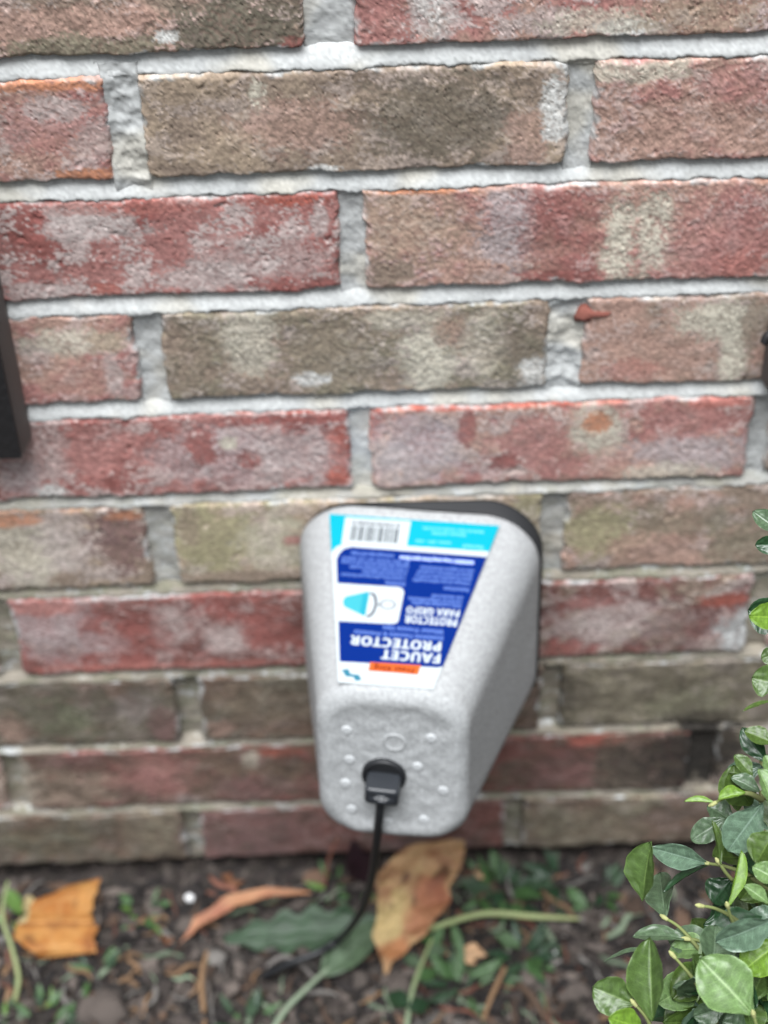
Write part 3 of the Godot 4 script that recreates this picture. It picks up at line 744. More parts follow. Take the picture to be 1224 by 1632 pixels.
func letters(words: String, x_left: float, x_right: float, z_top: float, z_bottom: float, c: Color, bold := true) -> void:
	# one line of print fitted between two edges (cover millimetres; reading runs towards smaller x and smaller z)
	if not fonts.has(bold):
		var f := SystemFont.new()
		f.font_names = PackedStringArray(["Droid Sans"])
		f.font_weight = 700 if bold else 400
		fonts[bold] = f
	var ts := TextServerManager.get_primary_interface()
	var rid: RID = fonts[bold].get_rids()[0]
	var size := Vector2i(64, 0)
	var mask := Image.create_empty(64 * words.length() + 40, 100, false, Image.FORMAT_RGBA8)
	var pen := 2.0
	for k in words.length():
		var g := ts.font_get_glyph_index(rid, 64, words.unicode_at(k), 0)
		ts.font_render_glyph(rid, size, g)
		var sheet_no := ts.font_get_glyph_texture_idx(rid, size, g)
		if sheet_no >= 0:
			var im := ts.font_get_texture_image(rid, size, sheet_no)
			im.convert(Image.FORMAT_RGBA8)
			var uv := ts.font_get_glyph_uv_rect(rid, size, g)
			var off := ts.font_get_glyph_offset(rid, size, g)
			mask.blend_rect(im, Rect2i(uv), Vector2i(int(pen + off.x), int(66 + off.y)))
		pen += ts.font_get_glyph_advance(rid, 64, g).x
	var low := 82 if words.to_upper() != words else 68
	mask = mask.get_region(Rect2i(0, 16, int(pen) + 2, low - 16))
	var a := spot(x_left, z_top)
	var b := spot(x_right, z_bottom)
	var w := maxi(int(b.x - a.x), 2)
	var h := maxi(int(b.y - a.y), 2)
	mask.resize(w, h, Image.INTERPOLATE_LANCZOS)
	var ink := Image.create_empty(w, h, false, Image.FORMAT_RGBA8)
	ink.fill(c)
	print_image.blend_rect_mask(ink, mask, Rect2i(0, 0, w, h), Vector2i(int(a.x), int(a.y)))

func make_label_texture() -> ImageTexture:
	print_image = Image.create_empty(int(90 * DOTS), int(108 * DOTS), false, Image.FORMAT_RGBA8)
	var white := lin(0.43, 0.47, 0.49)
	var blue := lin(0.0, 0.016, 0.15)
	var pale := lin(0.09, 0.15, 0.40)
	var cyan := lin(0.003, 0.30, 0.385)
	var ice := lin(0.12, 0.43, 0.48)
	print_image.fill(white)
	fill_shape([-46, 5, 43, 5, 38.4, 24.5, -4, 24.8, -33.8, 26.1, -37.2, 28.0, -39.6, 31.8, -46, 31.8], cyan)
	fill_shape([-35.8, 9.0, -3.0, 8.6, -3.2, 25.2, -35.4, 26.6], white)
	# bars of the code and its digits
	var pos := -32.0
	var wide := [0.5, 0.9, 0.4, 0.5, 1.2, 0.4, 0.7, 0.5, 0.9, 0.5, 0.4, 1.3, 0.5, 0.4, 0.8, 0.5, 0.4, 0.6, 1.1, 0.4, 0.6, 0.9]
	var gap := [0.6, 0.5, 0.8, 0.5, 0.6, 1.0, 0.5, 0.4, 0.7, 0.5, 1.1, 0.4, 0.6, 0.5, 0.9, 0.5, 0.7, 0.4, 0.6, 0.8, 0.4, 0.5]
	for k in wide.size():
		if pos < -8.0:
			fill_shape([pos, 14.0, pos + wide[k], 14.0, pos + wide[k], 23.6, pos, 23.6], lin(0.05, 0.06, 0.07))
		pos += wide[k] + gap[k]
	letters("0 77578 01240 9", -8.0, -32.0, 13.2, 10.8, lin(0.12, 0.13, 0.14))
	# the blue field with its rounded corner, then the white window
	fill_shape([-36.3, 36.5, -35.6, 32.6, -33.6, 29.4, -30.0, 27.9, 37.2, 28.2, 24.2, 94.0, 22.6, 96.2, 19.8, 97.2, -26.2, 98.0], blue)
	fill_shape([-38, 51.2, -4.2, 50.8, -2.2, 51.6, -1.0, 53.7, -1.6, 71.4, -2.4, 73.0, -4.6, 73.6, -38, 74.6], white)
	fill_shape([-29.6, 62.6, -29.4, 60.4, -28.4, 59.0, -18.4, 55.0, -17.6, 55.8, -17.8, 69.4, -18.6, 69.9, -28.6, 65.2], lin(0.04, 0.31, 0.37))
	fill_shape([-20.6, 56.4, -18.2, 55.2, -18.0, 69.6, -20.6, 68.6], lin(0.02, 0.26, 0.34))
	for k in 24:   # gasket and tap in the little drawing
		var a := PI * (k / 23.0 - 0.5)
		fill_shape([-17.4 + 3.0 * cos(a), 62.4 + 7.0 * sin(a), -16.1 + 3.0 * cos(a), 62.4 + 7.0 * sin(a), -16.1 + 3.0 * cos(a), 63.6 + 7.0 * sin(a), -17.4 + 3.0 * cos(a), 63.6 + 7.0 * sin(a)], lin(0.08, 0.09, 0.11))
		var b := TAU * k / 24.0
		fill_shape([-8.6 + 3.4 * cos(b), 61.6 + 2.6 * sin(b), -7.4 + 3.4 * cos(b), 61.6 + 2.6 * sin(b), -7.4 + 3.4 * cos(b), 62.6 + 2.6 * sin(b), -8.6 + 3.4 * cos(b), 62.4 + 2.6 * sin(b)], lin(0.22, 0.24, 0.26))
	fill_shape([-13.6, 62.0, -11.4, 61.4, -11.4, 63.4, -13.6, 63.2], lin(0.2, 0.22, 0.24))
	# heading
	fill_shape([-11.9, 97.0, 12.1, 96.6, 11.2, 102.1, -12.2, 102.1], lin(0.50, 0.10, 0.024))
	letters("Frost King", 9.6, -10.2, 101.6, 97.4, lin(0.20, 0.03, 0.008))
	fill_shape([-24.6, 102.8, -21.6, 102.0, -20.2, 104.8, -18.0, 105.0, -16.4, 104.8, -14.6, 107.8, -17.2, 108.6, -18.6, 106.4, -22.2, 106.4], lin(0.03, 0.15, 0.22))
	for side in [[13.2, 99.0, 17.4, 103.8], [17.4, 103.8, 19.6, 99.2], [19.6, 99.2, 18.6, 98.6]]:
		fill_shape([side[0], side[1], side[0] + 0.5, side[1], side[2] + 0.5, side[3], side[2], side[3]], lin(0.5, 0.62, 0.68))
	letters("FAUCET", 21.3, -7.6, 95.0, 88.9, white)
	letters("PROTECTOR", 21.0, -23.2, 88.0, 82.0, white)
	letters("Insulates Faucets & Prevents", 21.0, -22.1, 81.4, 77.8, pale)
	letters("Winter Freeze Ups", 20.5, -8.9, 77.6, 74.0, pale)
	letters("PROTECTOR", 26.6, 1.0, 72.4, 67.2, white)
	letters("PARA GRIFO", 27.2, 1.0, 66.6, 62.0, white)
	letters("Aisla y protege los grifos", 27.2, 3.0, 61.0, 58.0, pale)
	letters("contra el congelamiento", 27.4, 1.2, 58.4, 55.6, pale)
	letters("en invierno", 27.6, 12.2, 55.8, 53.0, pale)
	letters("Instrucciones", 30.0, 17.5, 51.0, 47.6, pale)
	var lines := ["Coloque el aro sobre el grifo", "pase el gancho por el aro y", "ajuste la cubierta a la pared", "con el seguro deslizante"]
	for k in 4:
		letters(lines[k], 30.2 + k * 0.35, 2.0 + k * 0.9, 46.8 - k * 2.7, 44.0 - k * 2.7, pale)
	letters("Directions", -1.0, -11.0, 50.2, 46.8, pale)
	letters("1. Remove hose, place loop over the faucet", -1.4, -33.0, 46.6, 44.0, pale)
	letters("2. Pull hook through hole", -1.2, -23.0, 44.0, 41.4, pale)
	letters("3. Slide lock tight until foam is sealed", -0.9, -29.6, 41.4, 38.8, pale)
	letters("against the wall and the rim is snug", -0.6, -34.0, 38.8, 36.0, pale)
	letters("to the brick on all sides", -0.6, -34.0, 36.2, 33.4, pale)
	letters("WARNING: keep away from open flame", 30.6, -6.0, 33.6, 30.4, lin(0.42, 0.52, 0.9))
	letters("mantenga lejos del fuego", -8.5, -30.2, 33.0, 30.0, pale)
	letters("Made in USA  Hecho en EE.UU.", 33.6, 2.6, 13.4, 11.0, ice)
	letters("Mahwah, NJ 07430", 25.0, 8.0, 16.2, 13.8, ice)
	letters("www. 201 - 529", 18.3, 0.4, 22.0, 19.6, ice)
	letters("Thermwell", 34.6, 24.0, 23.4, 20.4, ice)
	print_image.convert(Image.FORMAT_RGB8)
	return ImageTexture.create_from_image(print_image)

func build_cover() -> void:
	var cover := thing("faucet_cover", "white foam faucet cover with blue label and black cord on the brick wall", "faucet cover", Vector3(0.020, 0.271, 0.022))
	cover.basis = Basis.from_euler(Vector3(-0.166, -0.154, 0.0153))
	var foam := plain(Color.WHITE, 0.85)
	foam.albedo_texture = bead_texture
	foam.metallic_specular = 0.3
	foam.normal_enabled = true
	foam.normal_texture = grain_normal
	foam.normal_scale = 0.8
	foam.uv1_triplanar = true
	foam.uv1_scale = Vector3(30, 30, 30)
	obj("shell", shell_mesh(), foam, cover)
	# black foam ring squeezed against the wall: thin on the side that touches, thicker where the cover stands off
	var black := plain(lin(0.014, 0.015, 0.017), 0.75)
	var gp := PackedVector3Array()
	var outer := rounded_loop(0.0606, 0.0672, 0.030)
	var inner := rounded_loop(0.0475, 0.055, 0.020)
	var inv := cover.transform.affine_inverse()
	for ring in 6:
		for k in outer.size():
			var grow: float = [0.0, 0.0004, 0.0012, 0.0012, 0.0, 0.0][ring]
			var v: Vector2 = outer[k] * (1.0 + grow / 0.06) + (Vector2(0.0014, 0.0) if ring > 0 else Vector2.ZERO) if ring < 4 else inner[k]
			var front := Vector3(v.x, v.y, -0.0004 if ring < 5 else -0.0004)
			if ring == 0 or ring == 5:
				gp.append(front)
			elif ring == 1:
				gp.append(front + Vector3(0, 0, -0.0015))
			else:
				var w := cover.transform * front
				var back := clampf((w.z - 0.005) * 0.8, 0.0005, 0.0085)
				var away := inv * Vector3(w.x, w.y, maxf(w.z - back, 0.0008))
				gp.append(away + Vector3(0, 0, 0.0015) if ring == 2 else away)
	obj("gasket", sheet(gp, outer.size(), 6, PackedColorArray(), PackedVector2Array(), true), black, cover)
	# label on the sloping top
	var lp := PackedVector3Array()
	var lu := PackedVector2Array()
	for j in 13:
		var t := j / 12.0
		var z := lerpf(7.6, 110.2, t)
		for i in 13:
			var s := i / 12.0
			var x := lerpf(lerpf(-44.0, -25.3, t), lerpf(40.8, 19.4, t), s)
			var y := 67.6 - (z - 0.8) / 105.2 * 17.1 + 0.42 + 0.16 * noise_mid.get_noise_2d(x * 0.7, z * 0.7)
			lp.append(Vector3(x, y, z) * 0.001)
			lu.append(spot(x, z) / Vector2(90.0 * DOTS, 108.0 * DOTS))
	var paper := plain(Color.WHITE, 0.6)
	paper.metallic_specular = 0.2
	paper.albedo_texture = make_label_texture()
	var lab := obj("label", sheet(lp, 13, 13, PackedColorArray(), lu), paper, cover)
	lab.set_meta("label", "blue and cyan printed label stuck on upside down")
	# moulded marks on the end, pressed smoother and paler
	var pale_foam := plain(lin(0.45, 0.465, 0.475), 0.75)
	for q in [[-21.5, 23.0], [18.8, 22.0], [-20.6, 3.5], [-23.0, -13.0], [-20.5, -30.5], [15.0, -34.0], [-2.6, -37.5], [24.5, -12.5], [12.1, 2.4]]:
		obj("stud", lathe([[0.0030 - 0.0007 * (q[1] * 0.37 - floorf(q[1] * 0.37)), -0.0012], [0.0026, 0.0003], [0.0020, 0.0008], [0.0010, 0.0006], [0.00001, 0.0006]], 14), pale_foam, cover, Vector3(q[0] * 0.001, q[1] * 0.001, 0.1136))
	obj("moulded_ring", lathe([[0.0058, -0.001], [0.0055, 0.0004], [0.0049, 0.0008], [0.0042, 0.0004], [0.0038, -0.0004], [0.0036, -0.0010]], 36), foam, cover, Vector3(0.0012, 0.0175, 0.1136))
	# slide lock and its cord
	var plastic := plain(lin(0.010, 0.011, 0.013), 0.5)
	var lock := obj("slide_lock", lathe([[0.00001, -0.004], [0.0103, -0.004], [0.0108, -0.0005], [0.0107, 0.0014], [0.0100, 0.0022], [0.0088, 0.0023], [0.0084, 0.0012], [0.00001, 0.0010]], 40), plastic, cover, Vector3(-0.0040, -0.0045, 0.1142))
	var grip := obj("lock_block", block_mesh(Vector3(0.0165, 0.0112, 0.0125), 0.0018), plain(lin(0.022, 0.025, 0.030), 0.38), lock, Vector3(0.0002, -0.0030, 0.0062))
	grip.rotation = Vector3(0.10, 0.0, -0.05)
	var way := []
	for w in [Vector3(-0.0032, 0.2761, 0.1390), Vector3(-0.0036, 0.2728, 0.1425), Vector3(-0.0049, 0.2576, 0.1435), Vector3(-0.0067, 0.2302, 0.1390), Vector3(-0.0094, 0.1819, 0.1240), Vector3(-0.0132, 0.1305, 0.1060), Vector3(-0.0197, 0.0833, 0.0900), Vector3(-0.0306, 0.0260, 0.0680), Vector3(-0.0444, 0.0210, 0.0741), Vector3(-0.0604, 0.0160, 0.0772), Vector3(-0.0766, 0.0040, 0.0784)]:
		way.append(inv * w)
	obj("cord", tube(way, [0.0022, 0.0022, 0.0022, 0.0022, 0.0022, 0.0022, 0.0022, 0.0023, 0.0023, 0.0023, 0.0020], 12), plastic, cover)

# ---------------------------------------------------------------- boards beside the bricks
func build_boards() -> void:
	var dark := plain(lin(0.012, 0.011, 0.012), 0.7)
	var edge := plain(lin(0.21, 0.185, 0.175), 0.85)
	for m in [dark, edge]:
		m.normal_enabled = true
		m.normal_texture = grain_normal
		m.normal_scale = 0.5
		m.uv1_triplanar = true
		m.uv1_scale = Vector3(30, 5, 30)
	for k in 2:
		var from: float = [-0.44, 0.1845][k]
		var to: float = [-0.1657, 0.46][k]
		var low: float = [0.391, 0.4135][k]
		var b := thing("shutter_board", ["dark brown shutter board on the wall at the left edge", "sliver of a dark shutter board at the right edge"][k], "shutter", Vector3((from + to) * 0.5, low, 0.0), "shutter boards on the wall")
		var mid := (from + to) * 0.5
		var half := (to - from) * 0.5
		var section := [Vector2(half, -0.004), Vector2(half, 0.003), Vector2(half - 0.0032, 0.0145), Vector2(-half + 0.0032, 0.0145), Vector2(-half, 0.003), Vector2(-half, -0.004), Vector2(half, -0.004)]
		var fp := PackedVector3Array()
		for j in 4:
			for v in section:
				fp.append(Vector3(v.x if j == 1 or j == 2 else 0.0, 0.0 if j < 2 else 0.90, v.y if j == 1 or j == 2 else 0.0))
		var faceted := SurfaceTool.new()
		faceted.create_from(sheet(fp, 7, 4), 0)
		faceted.deindex()
		faceted.generate_normals()
		obj("board_frame", faceted.commit(), edge, b)
		var plank := BoxMesh.new()
		plank.size = Vector3(2.0 * half - 0.0068, 0.896, 0.004)
		obj("board_face", plank, dark, b, Vector3(0, 0.4485, 0.0150))
		if k == 1:
			var hook := obj("iron_hook", tube([Vector3(from - mid + 0.004, 0.038, 0.012), Vector3(from - mid - 0.002, 0.040, 0.014), Vector3(from - mid - 0.0045, 0.036, 0.015)], [0.002, 0.0025, 0.002], 10), dark, b)
			hook.set_meta("label", "small dark hook on the edge of the board")

# ---------------------------------------------------------------- shrub
func build_shrub() -> void:
	var root := Vector3(0.30, 0.0, 0.33)
	var shrub := thing("boxwood_shrub", "leafy green boxwood shrub reaching in from the lower right", "shrub", root, "boxwood shrubs along the wall")
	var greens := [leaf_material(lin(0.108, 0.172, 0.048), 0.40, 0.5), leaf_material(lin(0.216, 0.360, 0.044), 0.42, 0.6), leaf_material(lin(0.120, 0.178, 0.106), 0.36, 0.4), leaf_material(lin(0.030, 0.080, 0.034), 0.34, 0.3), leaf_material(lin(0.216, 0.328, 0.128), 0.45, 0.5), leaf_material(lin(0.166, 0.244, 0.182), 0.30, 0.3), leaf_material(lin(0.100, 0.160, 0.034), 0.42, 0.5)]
	var bark := tinted(0.8)
	for k in TWIGS.size():
		var path := []
		for p in TWIGS[k]:
			path.append(p - root)
		var last: Vector3 = path[-1]
		path.append(last.lerp(Vector3(0.0, 0.22, 0.0), 0.55))
		path.append(Vector3(rng.randf_range(-0.01, 0.01), 0.05, rng.randf_range(-0.01, 0.01)))
		var radii := []
		for i in path.size():
			radii.append(lerpf(0.00055, 0.0028, pow(float(i) / (path.size() - 1), 1.7)))
		obj("branch", tube(path, radii, 8, TONE.twig_green, TONE.bark), bark, shrub)
		var tip: Vector3 = path[0]
		var dir: Vector3 = (path[0] - path[1]).normalized()
		obj("bud", tube([tip - dir * 0.001, tip + dir * 0.0012, tip + dir * 0.0028], [0.0007, 0.0010, 0.0003], 8, TONE.bud, TONE.bud), bark, shrub)
	for k in 5:
		var a := TAU * k / 5.0
		obj("branch", tube([Vector3(cos(a) * 0.012, -0.01, sin(a) * 0.012), Vector3(cos(a) * 0.03, 0.1, sin(a) * 0.03), Vector3(cos(a) * 0.07, 0.22, sin(a) * 0.06), Vector3(cos(a) * 0.10, 0.36, sin(a) * 0.09)], [0.006, 0.005, 0.0035, 0.0015], 9, TONE.bark, TONE.bark), bark, shrub)
	for k in LEAVES.size():
		var q: Array = LEAVES[k]
		obj("leaf", leaf_mesh(q[0], q[1], q[2], q[3] * 1.1, q[4], q[5], 0, 0.03, k), greens[q[6]], shrub, q[0] - root)
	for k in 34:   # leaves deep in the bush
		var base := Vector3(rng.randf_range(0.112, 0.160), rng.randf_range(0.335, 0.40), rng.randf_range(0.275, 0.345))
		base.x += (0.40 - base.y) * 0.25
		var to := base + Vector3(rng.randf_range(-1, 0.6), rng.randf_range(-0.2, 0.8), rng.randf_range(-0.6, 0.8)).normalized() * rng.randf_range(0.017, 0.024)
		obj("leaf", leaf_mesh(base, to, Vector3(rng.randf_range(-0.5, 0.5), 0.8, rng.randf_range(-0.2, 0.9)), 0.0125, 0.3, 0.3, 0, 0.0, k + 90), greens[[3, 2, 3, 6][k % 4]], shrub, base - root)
	for k in 38:
		var t := rng.randf()
		var base := Vector3(rng.randf_range(0.134, 0.160), 0.375 + 0.085 * t, 0.335 - 0.062 * t) + Vector3(0.0, -0.012, -0.010) * rng.randf()
		var to := base + Vector3(rng.randf_range(-1, 0.4), rng.randf_range(-0.3, 0.8), rng.randf_range(-0.6, 0.8)).normalized() * rng.randf_range(0.017, 0.025)
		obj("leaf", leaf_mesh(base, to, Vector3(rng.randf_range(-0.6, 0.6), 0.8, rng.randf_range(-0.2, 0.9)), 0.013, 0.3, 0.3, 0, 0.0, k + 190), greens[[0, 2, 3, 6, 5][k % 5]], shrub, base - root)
	for k in 52:   # leaves just behind the front ones
		var t := rng.randf()
		var base := Vector3(rng.randf_range(0.113, 0.155), 0.388 + 0.04 * t, 0.338 - 0.035 * t + rng.randf_range(-0.008, 0.004))
		var to := base + Vector3(rng.randf_range(-1, 0.5), rng.randf_range(-0.2, 0.9), rng.randf_range(-0.7, 0.9)).normalized() * rng.randf_range(0.018, 0.027)
		obj("leaf", leaf_mesh(base, to, Vector3(rng.randf_range(-0.7, 0.7), 0.8, rng.randf_range(0.0, 0.9)), rng.randf_range(0.012, 0.016), 0.35, 0.3, 0, 0.02, k + 290), greens[[0, 2, 6, 4, 3, 5][k % 6]], shrub, base - root)
	# the rest of the bush, to the right of the photograph
	var kinds := []
	for k in 6:
		kinds.append(leaf_mesh(Vector3.ZERO, Vector3(0, 0.022, 0), Vector3(0, 0, 1), 0.0125 + 0.0006 * k, 0.25 + 0.06 * k, 0.22, 0, 0.0, k + 60))
	var made := 0
	var tries := 0
	while made < 135 and tries < 6000:
		tries += 1
		var d := Vector3(rng.randfn(), rng.randfn(), rng.randfn()).normalized()
		var rad := pow(rng.randf(), 0.28)
		var p := Vector3(d.x * 0.17, 0.27 + d.y * 0.235, d.z * 0.16) * rad + Vector3(0, 0.27 * (1.0 - rad), 0)
		var w := p + root
		# the outline of the bush on its left side
		if (w - Vector3(0.1473, 0.527, 0.196)).dot(SHRUB_SIDE) < 0.012:
			continue
		var o := obj("leaf", kinds[rng.randi() % 6], greens[[0, 2, 3, 6, 2, 0, 1][rng.randi() % 7]], shrub, p)
		o.basis = Basis.looking_at((d + Vector3(rng.randf_range(-0.6, 0.6), rng.randf_range(0.0, 0.9), rng.randf_range(-0.6, 0.6))).normalized(), Vector3(rng.randf_range(-1, 1), rng.randf_range(-0.3, 1), rng.randf_range(-1, 1)).normalized())
		made += 1
	var inner := MultiMesh.new()
	inner.transform_format = MultiMesh.TRANSFORM_3D
	inner.mesh = kinds[2]
	var spots := []
	while spots.size() < 1500:
		var d := Vector3(rng.randfn(), rng.randfn(), rng.randfn()).normalized()
		var p := Vector3(d.x * 0.16, d.y * 0.22, d.z * 0.15) * pow(rng.randf(), 0.4) + Vector3(0, 0.26, 0)
		if (p + root - Vector3(0.1473, 0.527, 0.196)).dot(SHRUB_SIDE) > 0.02:
			spots.append(Transform3D(Basis.looking_at((d + Vector3(rng.randf_range(-0.8, 0.8), rng.randf_range(0.0, 0.9), rng.randf_range(-0.8, 0.8))).normalized(), Vector3(rng.randf_range(-1, 1), rng.randf_range(-0.3, 1), rng.randf_range(-1, 1)).normalized()), p))
	inner.instance_count = spots.size()
	for k in spots.size():
		inner.set_instance_transform(k, spots[k])
	var mass := MultiMeshInstance3D.new()
	mass.name = "foliage"
	mass.multimesh = inner
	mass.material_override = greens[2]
	mass.set_meta("kind", "stuff")
	shrub.add_child(mass)
	# two unseen shrubs added in front to shade the lower wall and soil
	for k in 2:
		var added_shrub := thing("boxwood_shrub", ["unseen boxwood shrub added in front to shade the lower wall", "unseen boxwood shrub added at the left to shade the lower wall"][k], "shrub", [Vector3(0.02, 0.0, 0.50), Vector3(-0.33, 0.0, 0.46)][k], "boxwood shrubs along the wall")
		added_shrub.rotation.y = 1.9 + k * 1.3
		added_shrub.scale = Vector3.ONE * 0.92
		for part in shrub.get_children():
			if part.position.length() > 0.001 and part.position.x > -0.12 or part.name == "foliage" or part.name.begins_with("branch") and part.get_index() > TWIGS.size() * 2 - 1:
				added_shrub.add_child(part.duplicate(), true)

# ---------------------------------------------------------------- fallen leaves and litter
func dry_leaf(rows: Array, bend: Array, c: Color, c2: Color, vein: Color, spots: Array, seed_: int, ruffle := 0.0014) -> ArrayMesh:
	# rows of [left, right] points, from the far end to the near one; bend lifts each row along the leaf's own normal
	var ny := (rows.size() - 1) * 5 + 1
	var nx := 33
	var n: Vector3 = (rows[-1][1] - rows[0][0]).cross(rows[rows.size() / 2][1] - rows[rows.size() / 2][0]).normalized()
	if n.y < 0.0:
		n = -n
	var pts := PackedVector3Array()
	var cols := PackedColorArray()
	for j in ny:
		var s := j / 5.0
		var k := mini(int(s), rows.size() - 2)
		var f := s - k
		var a: Vector3 = rows[k][0].lerp(rows[k + 1][0], f)
		var b: Vector3 = rows[k][1].lerp(rows[k + 1][1], f)
		var h: float = lerpf(bend[k], bend[k + 1], f)
		for i in nx:
			var u := float(i) / (nx - 1)
			var p := a.lerp(b, u)
			var mm := p * 1000.0
			var wav := noise_mid.get_noise_3d(mm.x * 0.55, mm.z * 0.55 + seed_ * 90.0, mm.y) * ruffle + noise_fine.get_noise_3dv(mm * 0.5) * 0.00025
			var side := absf(u - 0.5) * 2.0
			pts.append(p + n * (h + wav * (0.5 + side) + 0.0012 * side * side) + Vector3((noise_fine.get_noise_2d(mm.z + mm.y, seed_) * 0.0010 + noise_mid.get_noise_2d(mm.z * 1.5 + mm.y, seed_ * 9.0 + signf(u - 0.5) * 50.0) * 0.0046) * side * side, 0, 0))
			var col := c.lerp(c2, smoothstep(-0.2, 0.3, noise_mid.get_noise_3d(mm.x * 0.5, mm.z * 0.5, mm.y + seed_ * 11.0)))
			var vv := fposmod(float(j) / ny * 6.0 - side * 0.7 + noise_mid.get_noise_2d(mm.x, mm.z) * 0.12, 1.0)
			col = col.lerp(vein, 0.45 * exp(-pow((vv - 0.5) * 9.0, 2.0)) + 0.5 * exp(-pow((u - 0.45) * 38.0, 2.0)))
			for q in spots:
				var d: float = Vector2((u - q[0]) / q[2], (float(j) / ny - q[1]) / q[3]).length() + noise_mid.get_noise_2d(mm.x * 1.5, mm.y * 1.5 + mm.z) * 0.6
				col = col.lerp(q[4], q[5] * smoothstep(1.2, 0.6, d))
			var t := 1.0 + 0.22 * noise_fine.get_noise_3dv(mm) + 0.12 * noise_grit.get_noise_3dv(mm)
			cols.append(Color(col.r * t, col.g * t, col.b * t))
	return sheet(pts, nx, ny, cols)

func on_soil(x: float, z: float, up := 0.0) -> Vector3:
	return Vector3(x, soil_height(x * 1000.0, z * 1000.0) + up, z)

func small_leaf(parent: Node3D, base: Vector3, tip: Vector3, normal: Vector3, width: float, m: Material, shape := 1, fold := 0.25, curl := 0.3, seed_ := 1) -> void:
	obj("leaf", leaf_mesh(base, tip, normal, width, fold, curl, shape, 0.05, seed_), m, parent, base - parent.position)

func build_litter() -> void:
	var paper := tinted(0.75)
	paper.backlight_enabled = true
	paper.backlight = Color(0.10, 0.08, 0.05)
	var brown_rows := [[Vector3(0.0295, 0.0582, 0.0230), Vector3(0.0431, 0.0579, 0.0234)], [Vector3(0.0117, 0.0566, 0.0247), Vector3(0.0430, 0.0558, 0.0255)], [Vector3(0.0049, 0.0532, 0.0283), Vector3(0.0428, 0.0523, 0.0293)], [Vector3(-0.0019, 0.0495, 0.0321), Vector3(0.0423, 0.0484, 0.0333)], [Vector3(-0.0066, 0.0453, 0.0366), Vector3(0.0417, 0.0441, 0.0378)], [Vector3(-0.0075, 0.0401, 0.0419), Vector3(0.0352, 0.0391, 0.0430)], [Vector3(-0.0079, 0.0332, 0.0492), Vector3(0.0348, 0.0321, 0.0503)], [Vector3(-0.0081, 0.0286, 0.0540), Vector3(0.0295, 0.0276, 0.0550)], [Vector3(-0.0087, 0.0245, 0.0583), Vector3(0.0241, 0.0237, 0.0591)], [Vector3(-0.0093, 0.0193, 0.0636), Vector3(0.0191, 0.0186, 0.0644)], [Vector3(-0.0095, 0.0160, 0.0671), Vector3(0.0089, 0.0155, 0.0676)], [Vector3(-0.0090, 0.0118, 0.0714), Vector3(0.0054, 0.0115, 0.0718)], [Vector3(-0.0084, 0.0095, 0.0739), Vector3(0.0005, 0.0093, 0.0741)], [Vector3(-0.0078, 0.0059, 0.0777), Vector3(-0.0019, 0.0057, 0.0778)], [Vector3(-0.0068, 0.0030, 0.0806), Vector3(-0.0039, 0.0030, 0.0807)]]
	var flat := []
	for k in brown_rows.size():
		flat.append(-0.002 * sin(PI * k / 14.0))
	var dark := seen(72, 43, 27)
	var brown := obj("dry_leaf", dry_leaf(brown_rows, flat, seen(158, 124, 88), seen(135, 97, 68), seen(169, 145, 103), [[0.80, 0.30, 0.13, 0.11, dark, 0.9], [0.25, 0.55, 0.3, 0.18, seen(184, 166, 112), 0.6], [0.75, 0.50, 0.3, 0.2, seen(148, 85, 58), 0.6], [0.6, 0.74, 0.5, 0.09, seen(151, 95, 54), 0.8], [0.35, 0.30, 0.06, 0.04, dark, 0.8], [0.5, 0.42, 0.03, 0.03, dark, 0.8], [0.2, 0.45, 0.03, 0.02, dark, 0.7], [0.55, 0.12, 0.2, 0.05, seen(126, 82, 54), 0.6]], 4, 0.0042), paper, self)
	tag(brown, "large crinkled brown dry leaf standing under the faucet cover", "leaf")
	var orange_rows := [[Vector3(-0.1722, 0.0252, 0.0215), Vector3(-0.1703, 0.0252, 0.0215)], [Vector3(-0.1902, 0.0239, 0.0243), Vector3(-0.1733, 0.0236, 0.0248)], [Vector3(-0.2011, 0.0224, 0.0273), Vector3(-0.1752, 0.0220, 0.0281)], [Vector3(-0.2141, 0.0202, 0.0319), Vector3(-0.1767, 0.0196, 0.0331)], [Vector3(-0.2160, 0.0174, 0.0378), Vector3(-0.1771, 0.0168, 0.0391)], [Vector3(-0.2167, 0.0156, 0.0415), Vector3(-0.1767, 0.0150, 0.0428)], [Vector3(-0.2252, 0.0142, 0.0446), Vector3(-0.1763, 0.0134, 0.0461)], [Vector3(-0.2240, 0.0108, 0.0516), Vector3(-0.1756, 0.0101, 0.0531)], [Vector3(-0.2188, 0.0087, 0.0561), Vector3(-0.1752, 0.0080, 0.0574)], [Vector3(-0.2143, 0.0072, 0.0592), Vector3(-0.1756, 0.0066, 0.0604)], [Vector3(-0.2113, 0.0059, 0.0619), Vector3(-0.2068, 0.0058, 0.0621)]]
	var orange := obj("dry_leaf", dry_leaf(orange_rows, [0.010, 0.006, 0.003, 0.0, -0.004, -0.0085, -0.005, 0.003, 0.0065, 0.005, 0.001], seen(169, 120, 64), seen(153, 97, 45), seen(180, 136, 82), [[0.5, 0.55, 0.6, 0.05, seen(108, 63, 27), 0.7], [0.2, 0.72, 0.08, 0.08, seen(99, 59, 28), 0.7], [0.9, 0.75, 0.12, 0.12, seen(126, 73, 34), 0.7], [0.7, 0.3, 0.04, 0.05, seen(117, 72, 36), 0.6]], 9, 0.0008), paper, self)
	tag(orange, "folded orange dry leaf on the soil at the left", "leaf")
	# curled strip of red-brown leaf
	var path := [Vector3(-0.1270, 0.0085, 0.0580), Vector3(-0.1137, 0.0125, 0.0452), Vector3(-0.0952, 0.0150, 0.0343), Vector3(-0.0727, 0.0150, 0.0287), Vector3(-0.0480, 0.0130, 0.0283)]
